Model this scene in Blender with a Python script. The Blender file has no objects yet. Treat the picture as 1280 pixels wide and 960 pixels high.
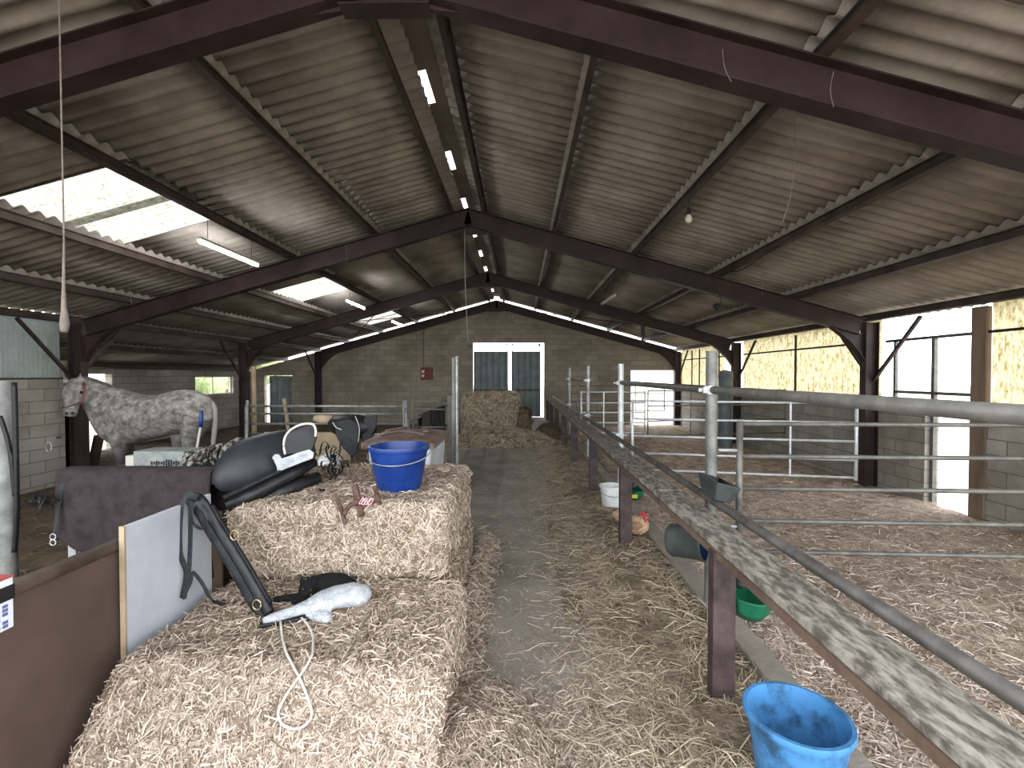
import bpy, bmesh, math, random
import numpy as np
from mathutils import Vector as V, Matrix, noise
from mathutils.bvhtree import BVHTree
random.seed(7); RNG = np.random.default_rng(11)
S = bpy.context.scene; COL = S.collection; PI = math.pi

# ------------------------------------------------------------------ camera
F = 590.0; CAMZ = 1.63
cd = bpy.data.cameras.new('camera'); cam = bpy.data.objects.new('camera', cd); COL.objects.link(cam)
cd.sensor_width = 36; cd.lens = F/1280*36; cd.clip_start = .05; cd.clip_end = 400
cam.location = (0, 0, CAMZ)
cam.rotation_euler = (math.radians(90)-math.atan(11/F), 0, math.atan(10/F))
S.camera = cam
ROT = cam.rotation_euler.to_matrix()
def ray(px, py): return ROT @ V(((px-640)/F, -(py-480)/F, -1))
def P(px, py, Y):                       # measured image point -> place at depth Y
    d = ray(px, py); t = Y/d.y; return V((d.x*t, Y, CAMZ+d.z*t))
def G(px, py, z=0.0):                   # -> place on the level z
    d = ray(px, py); t = (z-CAMZ)/d.z; return V((d.x*t, d.y*t, z))

# ------------------------------------------------------------------ materials
def lin(c):
    return tuple((x/255/12.92 if x/255 <= .04045 else ((x/255+.055)/1.055)**2.4) for x in c)+(1,)
MATS = {}
def mat(name, c1, c2=None, rough=.8, metal=0, scale=6, lo=.35, hi=.65, bump=0, bscale=None, stretch=None, spec=.3, attr=None, detail=6):
    if name in MATS: return MATS[name]
    m = bpy.data.materials.new(name); m.use_nodes = True; MATS[name] = m
    nt = m.node_tree; N = nt.nodes; L = nt.links; b = N['Principled BSDF']
    b.inputs['Roughness'].default_value = rough; b.inputs['Metallic'].default_value = metal
    b.inputs['Specular IOR Level'].default_value = spec
    b.inputs['Base Color'].default_value = lin(c1)
    g = N.new('ShaderNodeNewGeometry'); mp = N.new('ShaderNodeMapping')
    L.new(g.outputs['Position'], mp.inputs[0])
    if stretch: mp.inputs['Scale'].default_value = stretch
    if c2 is not None:
        r = N.new('ShaderNodeValToRGB'); r.color_ramp.elements[0].position = lo; r.color_ramp.elements[1].position = hi
        r.color_ramp.elements[0].color = lin(c1); r.color_ramp.elements[1].color = lin(c2)
        if attr:
            a = N.new('ShaderNodeAttribute'); a.attribute_name = attr; L.new(a.outputs['Fac'], r.inputs[0])
        else:
            n = N.new('ShaderNodeTexNoise'); n.inputs['Scale'].default_value = scale; n.inputs['Detail'].default_value = detail
            n.inputs['Roughness'].default_value = .65
            L.new(mp.outputs[0], n.inputs[0]); L.new(n.outputs[0], r.inputs[0])
        L.new(r.outputs[0], b.inputs['Base Color'])
    if bump:
        n2 = N.new('ShaderNodeTexNoise'); n2.inputs['Scale'].default_value = bscale or scale*4; n2.inputs['Detail'].default_value = 5
        L.new(mp.outputs[0], n2.inputs[0]); bp = N.new('ShaderNodeBump'); bp.inputs['Strength'].default_value = bump
        bp.inputs['Distance'].default_value = .02
        L.new(n2.outputs[0], bp.inputs['Height']); L.new(bp.outputs[0], b.inputs['Normal'])
    return m
def blocks(name, axes, c1, c2, mortar, bw=.5, rh=.2, stain=(60, 52, 42)):
    m = mat(name, c1, rough=.95, spec=.1); nt = m.node_tree; N = nt.nodes; L = nt.links; b = N['Principled BSDF']
    g = N.new('ShaderNodeNewGeometry'); s = N.new('ShaderNodeSeparateXYZ'); L.new(g.outputs['Position'], s.inputs[0])
    c = N.new('ShaderNodeCombineXYZ'); L.new(s.outputs[axes[0]], c.inputs[0]); L.new(s.outputs[axes[1]], c.inputs[1])
    br = N.new('ShaderNodeTexBrick'); br.inputs['Scale'].default_value = 1; br.inputs['Brick Width'].default_value = bw
    br.inputs['Row Height'].default_value = rh; br.inputs['Mortar Size'].default_value = .008; br.inputs['Mortar Smooth'].default_value = .3
    br.inputs['Color1'].default_value = lin(c1); br.inputs['Color2'].default_value = lin(c2); br.inputs['Mortar'].default_value = lin(mortar)
    L.new(c.outputs[0], br.inputs[0])
    n = N.new('ShaderNodeTexNoise'); n.inputs['Scale'].default_value = .9; n.inputs['Detail'].default_value = 9; n.inputs['Roughness'].default_value = .7
    L.new(g.outputs['Position'], n.inputs[0])
    r = N.new('ShaderNodeValToRGB'); r.color_ramp.elements[0].position = .42; r.color_ramp.elements[1].position = .68
    L.new(n.outputs[0], r.inputs[0])
    mx = N.new('ShaderNodeMix'); mx.data_type = 'RGBA'; mx.blend_type = 'MIX'
    L.new(r.outputs[0], mx.inputs[0]); L.new(br.outputs[0], mx.inputs[6]); mx.inputs[7].default_value = lin(stain)
    ml = N.new('ShaderNodeMath'); ml.operation = 'MULTIPLY'; ml.inputs[1].default_value = .6; L.new(r.outputs[0], ml.inputs[0]); L.new(ml.outputs[0], mx.inputs[0])
    L.new(mx.outputs[2], b.inputs['Base Color'])
    bp = N.new('ShaderNodeBump'); bp.inputs['Strength'].default_value = .6; bp.inputs['Distance'].default_value = .01; bp.invert = True
    n3 = N.new('ShaderNodeTexNoise'); n3.inputs['Scale'].default_value = 40; L.new(g.outputs['Position'], n3.inputs[0])
    ad = N.new('ShaderNodeMath'); ad.operation = 'MULTIPLY_ADD'; L.new(n3.outputs[0], ad.inputs[0]); ad.inputs[1].default_value = .35; L.new(br.outputs['Fac'], ad.inputs[2])
    L.new(ad.outputs[0], bp.inputs['Height']); L.new(bp.outputs[0], b.inputs['Normal'])
    return m
def trans(name, c1, c2, scale=8, lo=.4, hi=.6, stretch=None, amount=.8):
    m = bpy.data.materials.new(name); m.use_nodes = True; nt = m.node_tree; N = nt.nodes; L = nt.links
    b = N['Principled BSDF']; out = N['Material Output']; b.inputs['Roughness'].default_value = .6
    t = N.new('ShaderNodeBsdfTranslucent'); mx = N.new('ShaderNodeMixShader'); mx.inputs[0].default_value = amount
    g = N.new('ShaderNodeNewGeometry'); mp = N.new('ShaderNodeMapping'); L.new(g.outputs['Position'], mp.inputs[0])
    if stretch: mp.inputs['Scale'].default_value = stretch
    n = N.new('ShaderNodeTexNoise'); n.inputs['Scale'].default_value = scale; n.inputs['Detail'].default_value = 8; n.inputs['Roughness'].default_value = .75
    L.new(mp.outputs[0], n.inputs[0])
    r = N.new('ShaderNodeValToRGB'); r.color_ramp.elements[0].position = lo; r.color_ramp.elements[1].position = hi
    r.color_ramp.elements[0].color = lin(c1); r.color_ramp.elements[1].color = lin(c2)
    L.new(n.outputs[0], r.inputs[0]); L.new(r.outputs[0], t.inputs[0]); L.new(r.outputs[0], b.inputs['Base Color'])
    L.new(b.outputs[0], mx.inputs[1]); L.new(t.outputs[0], mx.inputs[2]); L.new(mx.outputs[0], out.inputs[0])
    return m
def emit(name, c, s):
    m = bpy.data.materials.new(name); m.use_nodes = True; b = m.node_tree.nodes['Principled BSDF']
    b.inputs['Emission Color'].default_value = lin(c); b.inputs['Emission Strength'].default_value = s; return m

M_STEEL = mat('maroon paint', (40, 28, 28), (60, 46, 46), rough=.55, scale=2.5, bump=.1, bscale=30)
M_PURLIN = mat('purlin steel', (52, 42, 38), (80, 68, 62), rough=.6, scale=3)
M_ROOF = mat('fibre cement', (122, 115, 108), (168, 161, 153), rough=.95, scale=1.6, lo=.3, hi=.7, bump=.25, bscale=25, spec=.1, detail=10)
M_RIDGE = mat('ridge cement', (92, 82, 74), (112, 102, 92), rough=.95, scale=2)
M_GALV = mat('galvanised steel', (120, 120, 120), (165, 168, 170), rough=.45, metal=.5, scale=9, bump=.05)
M_GALVB = mat('bright galvanised', (175, 178, 182), (205, 208, 212), rough=.4, metal=.3, scale=12)
M_GALVD = mat('dull steel pipe', (84, 82, 78), (112, 110, 105), rough=.5, metal=.3, scale=9, bump=.1)
M_DARKP = mat('dark pipe', (58, 56, 54), (86, 82, 78), rough=.5, metal=.3, scale=7)
M_LEG = mat('purple brown channel', (44, 34, 35), (74, 61, 62), rough=.6, scale=9, bump=.15)
M_STRAW = mat('straw stalks', (104, 88, 74), (208, 191, 175), rough=.7, lo=0, hi=1, attr='rnd', spec=.2)
M_STRAWB = mat('straw body', (92, 76, 62), (166, 146, 126), rough=.9, scale=38, lo=.35, hi=.65, bump=.9, bscale=60, spec=.1)
M_PEN = mat('bedding stalks', (130, 112, 98), (228, 214, 202), rough=.8, lo=0, hi=1, attr='rnd', spec=.2)
M_PENB = mat('bedding body', (118, 101, 88), (192, 174, 158), rough=.95, scale=5, lo=.3, hi=.7, bump=.9, bscale=50, spec=.1)
M_HAY = mat('hay stalks', (112, 98, 82), (200, 186, 162), rough=.8, lo=0, hi=1, attr='rnd', spec=.2)
M_HAYD = mat('dark hay stalks', (68, 58, 46), (116, 102, 82), rough=.9, lo=0, hi=1, attr='rnd', spec=.1)
M_HAYB = mat('hay body', (92, 82, 70), (136, 123, 106), rough=.95, scale=14, bump=.9, bscale=40, spec=.1)
M_CONC = mat('worn concrete', (112, 106, 99), (152, 144, 136), rough=.85, scale=2.2, lo=.3, hi=.7, bump=.25, bscale=30, detail=12, spec=.25)
M_DIRT = mat('dirt floor', (70, 58, 46), (98, 84, 68), rough=.95, scale=3, bump=.5)
M_YARD = mat('pale yard', (150, 142, 130), (190, 182, 170), rough=.95, scale=2)
M_BOARD = mat('weathered plywood', (88, 81, 75), (154, 149, 140), rough=.75, scale=12, lo=.42, hi=.6, stretch=(3, 1, 1), bump=.1, detail=10)
M_BLACK = mat('black leather', (17, 17, 19), (34, 34, 37), rough=.45, scale=14, bump=.15)
M_BLACKF = mat('black webbing', (20, 22, 24), (44, 48, 50), rough=.75, scale=25)
M_FUR = mat('black fur', (6, 6, 7), (17, 16, 16), rough=.8, scale=60, bump=.4, bscale=200)
M_WOOD = mat('old timber', (92, 76, 64), (126, 108, 92), rough=.8, scale=4, stretch=(1, 1, .2))
M_TAN = mat('pale board', (138, 122, 98), (168, 150, 124), rough=.8, scale=5)
M_RUST = mat('rusty iron', (62, 44, 38), (104, 80, 70), rough=.8, scale=30, bump=.3)
M_ROPE = mat('white cord', (186, 180, 168), (226, 220, 210), rough=.8, scale=80, bump=.5, bscale=300)
M_WEB = mat('dusty cobweb', (116, 108, 100), (140, 132, 124), rough=1, scale=20)
M_CREAM = mat('offwhite metal', (190, 186, 176), rough=.5)
M_BLKW_END = blocks('end wall blocks', (0, 2), (154, 146, 132), (134, 127, 115), (114, 108, 98), .5, .2, (92, 83, 71))
M_BLKW_SIDE = blocks('side wall blocks', (1, 2), (164, 159, 151), (146, 141, 134), (112, 108, 102), .5, .2, (100, 90, 76))
M_DOORM = mat('grey green sheet', (84, 94, 94), (108, 118, 118), rough=.5, metal=.1, scale=3)

# ------------------------------------------------------------------ mesh building
WL = {}
class MB:
    def __init__(s): s.v = []; s.f = []
    def add(s, vs, fs):
        o = len(s.v); s.v += [tuple(x) for x in vs]; s.f += [tuple(i+o for i in f) for f in fs]; return s
    def box(s, a, b):
        x0, y0, z0 = a; x1, y1, z1 = b
        return s.add([(x0,y0,z0),(x1,y0,z0),(x1,y1,z0),(x0,y1,z0),(x0,y0,z1),(x1,y0,z1),(x1,y1,z1),(x0,y1,z1)],
                     [(0,3,2,1),(4,5,6,7),(0,1,5,4),(1,2,6,5),(2,3,7,6),(3,0,4,7)])
    def bar(s, p, q, w, h, up=(0,0,1)):          # rectangular bar from p to q, w across, h along up
        p, q = V(p), V(q); d = (q-p).normalized(); u = V(up); sd = d.cross(u)
        if sd.length < 1e-4: sd = d.cross(V((0,1,0)))
        sd.normalize(); u = sd.cross(d); c = []
        for e in (p, q):
            for a, b in ((-1,-1),(1,-1),(1,1),(-1,1)): c.append(e+sd*a*w/2+u*b*h/2)
        return s.add(c, [(0,3,2,1),(4,5,6,7),(0,1,5,4),(1,2,6,5),(2,3,7,6),(3,0,4,7)])
    def ibeam(s, p, q, depth, width, up, t=.012):   # p,q lie on the TOP face centre line
        p, q, up = V(p), V(q), V(up); d = (q-p).normalized(); sd = d.cross(up).normalized(); u = sd.cross(d)
        s.bar(p-u*t/2, q-u*t/2, width, t, u); s.bar(p-u*(depth-t/2), q-u*(depth-t/2), width, t, u)
        s.bar(p-u*depth/2, q-u*depth/2, t*.7, depth-2*t, u); return s
    def loft(s, pts, rad, n=12, up=(0,0,1), cap=True):  # rad: r or (across, along up)
        pts = [V(p) for p in pts]; K = len(pts); o = len(s.v)
        rad = [(r, r) if not isinstance(r, (tuple, list)) else r for r in rad]
        ps = 0
        for i, p in enumerate(pts):
            d = (pts[min(i+1,K-1)]-pts[max(i-1,0)])
            if d.length < 1e-9: d = V((0,0,1))
            d.normalize(); u = V(up); sd = d.cross(u)
            if sd.length < .15: sd = d.cross(V((0,1,0)) if abs(d.y) < .9 else V((1,0,0)))
            sd.normalize(); u = sd.cross(d)
            for k in range(n):
                a = 2*PI*k/n; s.v.append(tuple(p+sd*math.cos(a)*rad[i][0]+u*math.sin(a)*rad[i][1]))
        for i in range(K-1):
            for k in range(n):
                a = o+i*n+k; b = o+i*n+(k+1) % n; s.f.append((a, b, b+n, a+n))
        if cap:
            s.f.append(tuple(o+k for k in range(n))[::-1]); s.f.append(tuple(o+(K-1)*n+k for k in range(n)))
        return s
    def tube(s, pts, r, n=8): return s.loft(pts, [r]*len(pts), n)
    def blob(s, c, r, n=14, m=9, rot=None):
        c = V(c); r = (r, r, r) if not isinstance(r, (tuple, list)) else r; vs = []; fs = []
        for i in range(m+1):
            th = PI*i/m
            for k in range(n):
                a = 2*PI*k/n; q = V((r[0]*math.sin(th)*math.cos(a), r[1]*math.sin(th)*math.sin(a), r[2]*math.cos(th)))
                if rot: q = rot @ q
                vs.append(c+q)
        for i in range(m):
            for k in range(n): fs.append((i*n+k, (i+1)*n+k, (i+1)*n+(k+1) % n, i*n+(k+1) % n))
        return s.add(vs, fs)
    def lathe(s, prof, c=(0,0,0), n=28, M=None):   # prof: list of (r,z)
        c = V(c); o = len(s.v)
        for r, z in prof:
            for k in range(n):
                a = 2*PI*k/n; q = V((r*math.cos(a), r*math.sin(a), z)); s.v.append(tuple(c+(M @ q if M else q)))
        for i in range(len(prof)-1):
            for k in range(n):
                a = o+i*n+k; b = o+i*n+(k+1) % n; s.f.append((a, b, b+n, a+n))
        return s
    def prism(s, poly, off):                     # poly: 3D outline, extruded by off
        n = len(poly); poly = [V(p) for p in poly]; off = V(off)
        return s.add(poly+[p+off for p in poly], [tuple(range(n))[::-1], tuple(range(n, 2*n))]+[(i, (i+1) % n, n+(i+1) % n, n+i) for i in range(n)])
    def grid(s, fn, nu, nv):
        o = len(s.v)
        for i in range(nu+1):
            for j in range(nv+1): s.v.append(tuple(fn(i/nu, j/nv)))
        for i in range(nu):
            for j in range(nv):
                a = o+i*(nv+1)+j; s.f.append((a, a+nv+1, a+nv+2, a+1))
        return s
    def build(s, name, m, parent=None, smooth=False, bevel=0, solid=0, subd=0, remesh=0, fix=True):
        arr = np.array(s.v); org = V(((arr[:,0].min()+arr[:,0].max())/2, (arr[:,1].min()+arr[:,1].max())/2, arr[:,2].min()))
        me = bpy.data.meshes.new(name); me.from_pydata((arr-np.array(org)).tolist(), [], s.f); me.materials.append(m)
        if fix:
            bm = bmesh.new(); bm.from_mesh(me); bmesh.ops.recalc_face_normals(bm, faces=bm.faces); bm.to_mesh(me); bm.free()
        o = bpy.data.objects.new(name, me); COL.objects.link(o)
        pl = V((0,0,0))
        if parent is not None: o.parent = parent; pl = WL[parent.name]
        o.location = org-pl; WL[o.name] = org
        if smooth:
            for p in me.polygons: p.use_smooth = True
        if remesh:
            md = o.modifiers.new('r', 'REMESH'); md.mode = 'VOXEL'; md.voxel_size = remesh; md.use_smooth_shade = True
            md = o.modifiers.new('s', 'SMOOTH'); md.iterations = 6; md.factor = .6
        if solid: md = o.modifiers.new('t', 'SOLIDIFY'); md.thickness = solid; md.offset = 0
        if bevel: md = o.modifiers.new('b', 'BEVEL'); md.width = bevel; md.segments = 2; md.limit_method = 'ANGLE'
        if subd: md = o.modifiers.new('u', 'SUBSURF'); md.levels = subd; md.render_levels = subd
        return o
def thing(name, label, cat, loc, group=None):
    o = bpy.data.objects.new(name, None); COL.objects.link(o); o.location = loc; WL[o.name] = V(loc); o.empty_display_size = .1
    o['label'] = label; o['category'] = cat
    if group: o['group'] = group
    return o
def tag(o, label, cat, group=None, kind=None):
    o['label'] = label; o['category'] = cat
    if group: o['group'] = group
    if kind: o['kind'] = kind
    return o
def struct(o): o['kind'] = 'structure'; return o
def spline(pts, n=6):
    pts = [V(p) for p in pts]; out = []
    for i in range(len(pts)-1):
        p0, p1, p2, p3 = pts[max(i-1,0)], pts[i], pts[i+1], pts[min(i+2, len(pts)-1)]
        for k in range(n):
            t = k/n; out.append(.5*((2*p1)+(p2-p0)*t+(2*p0-5*p1+4*p2-p3)*t*t+(3*p1-p0-3*p2+p3)*t**3))
    out.append(pts[-1]); return out

# straw: ribbons laid on a surface
def stalks(name, pts, nrm, lmin, lmax, w, m, parent=None, lift=.25, align=None):
    n = len(pts); r = RNG
    d = r.normal(size=(n, 3))
    if align is not None: d = d*np.array(align)
    d -= (d*nrm).sum(1)[:, None]*nrm; d /= np.linalg.norm(d, axis=1)[:, None]+1e-9
    d += nrm*(r.random(n)[:, None]*lift*1.6-lift*.5); d /= np.linalg.norm(d, axis=1)[:, None]
    sd = np.cross(d, nrm+r.normal(size=(n, 3))*.5); sd /= np.linalg.norm(sd, axis=1)[:, None]+1e-9
    Ln = (lmin+(lmax-lmin)*r.random(n)**2)[:, None]; ww = (w*(.6+.8*r.random(n)))[:, None]/2
    bend = r.normal(size=(n, 3))*Ln*.10
    p0 = pts+nrm*.004; a = p0-d*Ln/2; b = p0+bend; c = p0+d*Ln/2
    vs = np.stack([a-sd*ww, a+sd*ww, b-sd*ww, b+sd*ww, c-sd*ww*.7, c+sd*ww*.7], 1).reshape(-1, 3)
    base = (np.arange(n)*6)[:, None]
    fs = np.concatenate([base+np.array([[0, 1, 3, 2]]), base+np.array([[2, 3, 5, 4]])], 1).reshape(-1)
    org = vs.mean(0); org[2] = vs[:, 2].min(); vs = vs-org
    me = bpy.data.meshes.new(name); me.vertices.add(len(vs)); me.vertices.foreach_set('co', vs.astype(np.float32).ravel())
    me.loops.add(n*8); me.loops.foreach_set('vertex_index', fs.astype(np.int32))
    me.polygons.add(n*2); me.polygons.foreach_set('loop_start', np.arange(0, n*8, 4, dtype=np.int32))
    me.update(calc_edges=True); me.validate()
    at = me.attributes.new('rnd', 'FLOAT', 'FACE'); at.data.foreach_set('value', np.repeat(r.random(n), 2).astype(np.float32))
    me.materials.append(m); o = bpy.data.objects.new(name, me); COL.objects.link(o)
    pl = V((0,0,0))
    if parent is not None: o.parent = parent; pl = WL[parent.name]
    o.location = V(org)-pl; WL[o.name] = V(org)
    return o
def scatter_on(o, n, keep=None, near=0):
    me = o.data; me.calc_loop_triangles(); nv = len(me.vertices)
    co = np.empty(nv*3); me.vertices.foreach_get('co', co); co = co.reshape(-1, 3)+np.array(WL[o.name])
    t = np.empty(len(me.loop_triangles)*3, dtype=np.int32); me.loop_triangles.foreach_get('vertices', t); t = t.reshape(-1, 3)
    A, B, C = co[t[:, 0]], co[t[:, 1]], co[t[:, 2]]; cr = np.cross(B-A, C-A); ar = np.linalg.norm(cr, axis=1); nn = cr/(ar[:, None]+1e-12)
    w = ar.copy(); cen = (A+B+C)/3
    if keep is not None: w = w*keep(cen, nn)
    if near: w = w/(np.linalg.norm(cen-np.array([0, 0, 1.6]), axis=1)**near)
    idx = RNG.choice(len(w), n, p=w/w.sum()); u = RNG.random((n, 2)); f = u.sum(1) > 1; u[f] = 1-u[f]
    return A[idx]+(B-A)[idx]*u[:, :1]+(C-A)[idx]*u[:, 1:], nn[idx]
def lump(name, lo, hi, m, parent=None, div=(14, 14, 8), amp=.015, fr=6, warp=None, rnd=.06, seed=0):
    """box with rounded corners and an uneven surface"""
    lo, hi = V(lo), V(hi); c = (lo+hi)/2; h = (hi-lo)/2; b = MB()
    def face(fn, nu, nv):
        def g(u, v):
            p = fn(u*2-1, v*2-1); q = V((p.x*h.x, p.y*h.y, p.z*h.z))
            inn = V([max(-(h[i]-rnd), min(h[i]-rnd, q[i])) for i in range(3)]); dd = q-inn
            if dd.length > rnd: q = inn+dd.normalized()*rnd
            q += c; nz = noise.noise_vector((q+V((seed*7.3, 0, 0)))*fr)*amp+noise.noise_vector((q+V((seed, 3, 0)))*fr*3.1)*amp*.5
            q = q+nz
            return warp(q) if warp else q
        b.grid(g, nu, nv)
    X, Y, Z = div
    face(lambda u, v: V((u, v, 1)), X, Y); face(lambda u, v: V((u, -v, -1)), X, Y)
    face(lambda u, v: V((u, -1, v)), X, Z); face(lambda u, v: V((-u, 1, v)), X, Z)
    face(lambda u, v: V((1, u, v)), Y, Z); face(lambda u, v: V((-1, -u, v)), Y, Z)
    o = b.build(name, m, parent, smooth=True, fix=False)
    bm = bmesh.new(); bm.from_mesh(o.data); bmesh.ops.remove_doubles(bm, verts=bm.verts, dist=.0008)
    bmesh.ops.recalc_face_normals(bm, faces=bm.faces); bm.to_mesh(o.data); bm.free()
    return o

# ================================================================== THE BUILDING
XR = -.9; XE = 6.1; XL = -7.9; XW = -10.65; PF = -.27; YE = 18.2; SL = .28
def T(x): return 4.5-SL*abs(x-XR)               # top of the rafters
def RS(x): return T(x)+.125                      # underside of the roof sheets
FR = [3.2, 8.2, 13.2, 18.1]

# floors
o = struct(MB().box((-1.8, -6, -.6), (1.28, YE+.2, 0)).build('floor', M_CONC))
b = MB(); b.box((XW, -6, -.6), (-1.8, YE+.2, PF)); struct(b.build('floor', M_DIRT))
b = MB(); b.box((1.28, -6, -.6), (XE, YE+.2, PF-.04)); struct(b.build('floor', M_DIRT))
b = MB(); b.box((-60, -60, -.62), (80, 90, PF-.06)); struct(b.build('yard_ground', M_YARD))
b = MB(); b.box((1.27, -4, PF-.03), (1.42, 17.6, .07)); tag(b.build('concrete_kerb', M_CONC, bevel=.01), 'low concrete kerb between the aisle and the right pens', 'kerb')

# end wall with its gable and three openings
def gable(x0, x1, zb):
    xs = sorted({x0, x1} | ({XR} if x0 < XR < x1 else set()))
    return [(x0, YE, zb), (x1, YE, zb)]+[(x, YE, T(x)-.01) for x in reversed(xs)]
b = MB(); D1 = (-9.95, -8.85, 1.62); D2 = (-1.82, .93, 2.88); D3 = (4.26, 5.93, 1.81)
for x0, x1, zb in ((XW-.1, D1[0], -.35), (D1[0], D1[1], D1[2]), (D1[1], D2[0], -.35), (D2[0], D2[1], D2[2]), (D2[1], D3[0], -.35), (D3[0], D3[1], D3[2]), (D3[1], 6.3, -.35)):
    b.prism(gable(x0, x1, zb), (0, .2, 0))
struct(b.build('wall_back', M_BLKW_END))
# right wall (blocks to breast height) and what closes it above
b = MB(); WT = 1.07
b.box((XE, 7.2, -.35), (XE+.2, YE, WT)); b.box((XE, .5, -.35), (XE+.2, 6.5, WT))
struct(b.build('wall_right', M_BLKW_SIDE))
b = MB(); b.box((XL-.25, .5, -.35), (XL-.05, 8.3, 1.56)); b.box((XW, 8.1, -.35), (XL-.05, 8.3, 1.885))
b.box((XW-.2, 8.1, -.35), (XW, 11.35, 1.885)); b.box((XW-.2, 11.35, 1.66), (XW, 12.15, 1.885)) ; b.box((XW-.2, 12.15, -.35), (XW, 15.3, 1.885))
b.box((XW-.2, 15.3, -.35), (XW, 17.35, .95)); b.box((XW-.2, 15.3, 1.6), (XW, 17.35, 1.885)); b.box((XW-.2, 17.35, -.35), (XW, YE+.2, 1.885))
struct(b.build('wall_left', M_BLKW_SIDE))
b = MB(); fx = XW-.1
b.bar((fx, 15.3, 1.58), (fx, 17.35, 1.58), .05, .04); b.bar((fx, 15.3, .97), (fx, 17.35, .97), .05, .04)
for y in (15.32, 16.3, 17.33): b.bar((fx, y, .95), (fx, y, 1.6), .04, .05, (0, 1, 0))
wf = struct(b.build('window_1', M_CREAM))

# corrugated roof sheets
PIT = .177; AMP = .026
def wave(y): return AMP*math.sin(2*PI*y/PIT)
def sheet(b, xa, xb, ya, yb, lift=0):           # xa = upper end, xb = lower end
    ny = max(6, int(round((yb-ya)/PIT*8)))
    def fn(u, v):
        x = xa+(xb-xa)*u; y = ya+(yb-ya)*v
        return (x, y, RS(x)+AMP+wave(y)+.004+.024*u+lift)
    b.grid(fn, 2, ny)
rows_R = [-.72, .6, 2.0, 3.4, 4.75, 6.35]; rows_L = [-1.08, -2.55, -4.0, -5.4, -6.75, -7.95]; rows_A = [-7.95, -9.25, -10.95]
SKY = [(4.7, 6.4), (10.0, 11.6), (15.2, 16.8)]
SW = PIT*9
def roof(rows, y0, holes=None):
    b = MB()
    for r in range(len(rows)-1):
        up, dn = rows[r], rows[r+1]; sg = 1 if dn > up else -1
        y = y0; k = 0
        cuts = holes.get(r, []) if holes else []
        while y < YE+.35:
            y2 = min(y+SW, YE+.4)
            nx = [c for c in cuts if c[0] < y2 and c[1] > y]
            if nx:
                c = nx[0]
                if y < c[0]-.01: y2 = c[0]
                else: y = c[1]; continue
            sheet(b, up-sg*.07, dn+sg*.09, y-.06, y2+.03, (k % 2)*.011); y = y2; k += 1
    return b
struct(roof(rows_R, -.45).build('ceiling', M_ROOF, smooth=True, solid=.006))
struct(roof(rows_L, -.45, {2: SKY}).build('ceiling', M_ROOF, smooth=True, solid=.006))
struct(roof(rows_A, 8.1).build('ceiling', M_ROOF, smooth=True, solid=.006))
M_SKYL = trans('dirty clear sheet', (104, 100, 86), (146, 144, 136), scale=22, lo=.36, hi=.54, amount=.8)
for (ya, yb), nm in zip(SKY, ('nearest the camera', 'in the middle bay', 'in the last bay before the end wall')):
    t = thing('roof_light', 'pair of translucent corrugated roof sheets %s' % nm, 'skylight', (-4.7, (ya+yb)/2, RS(-4.7)), 'roof lights in the left slope')
    ym = (ya+yb)/2+.04
    for a, c, l in ((ya, ym+.03, 0), (ym-.06, yb, .012)):
        q = MB(); sheet(q, -4.0+.06, -5.4-.08, a, c, l+.006); q.build('sheet', M_SKYL, t, smooth=True)
# ridge capping with slots
b = MB(); y = -2.5; slots = []
ys = 1.25
def zr(x): return RS(XR)+.10-(abs(x-XR))*.22
def cap(x0, x1, ya, yb):
    b.grid(lambda u, v: (x0+(x1-x0)*u, ya+(yb-ya)*v, zr(x0+(x1-x0)*u)), 4, 1)
k = 0; y = -1.11
SX0, SX1 = -1.035, -.955
while y < YE+.4:
    s0 = y+.75; s1 = y+1.33; e = min(y+1.72, YE+.4)
    cap(-1.32, SX0, y, e); cap(SX1, -.48, y, e); cap(SX0, SX1, y, s0)
    if s1 < e: cap(SX0, SX1, s1, e)
    b.box((-1.30, y-.02, RS(-1.3)+.03), (-1.27, y+.05, RS(-1.3)+.10))
    y += 1.72
struct(b.build('ceiling', M_RIDGE, solid=.008))

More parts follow.
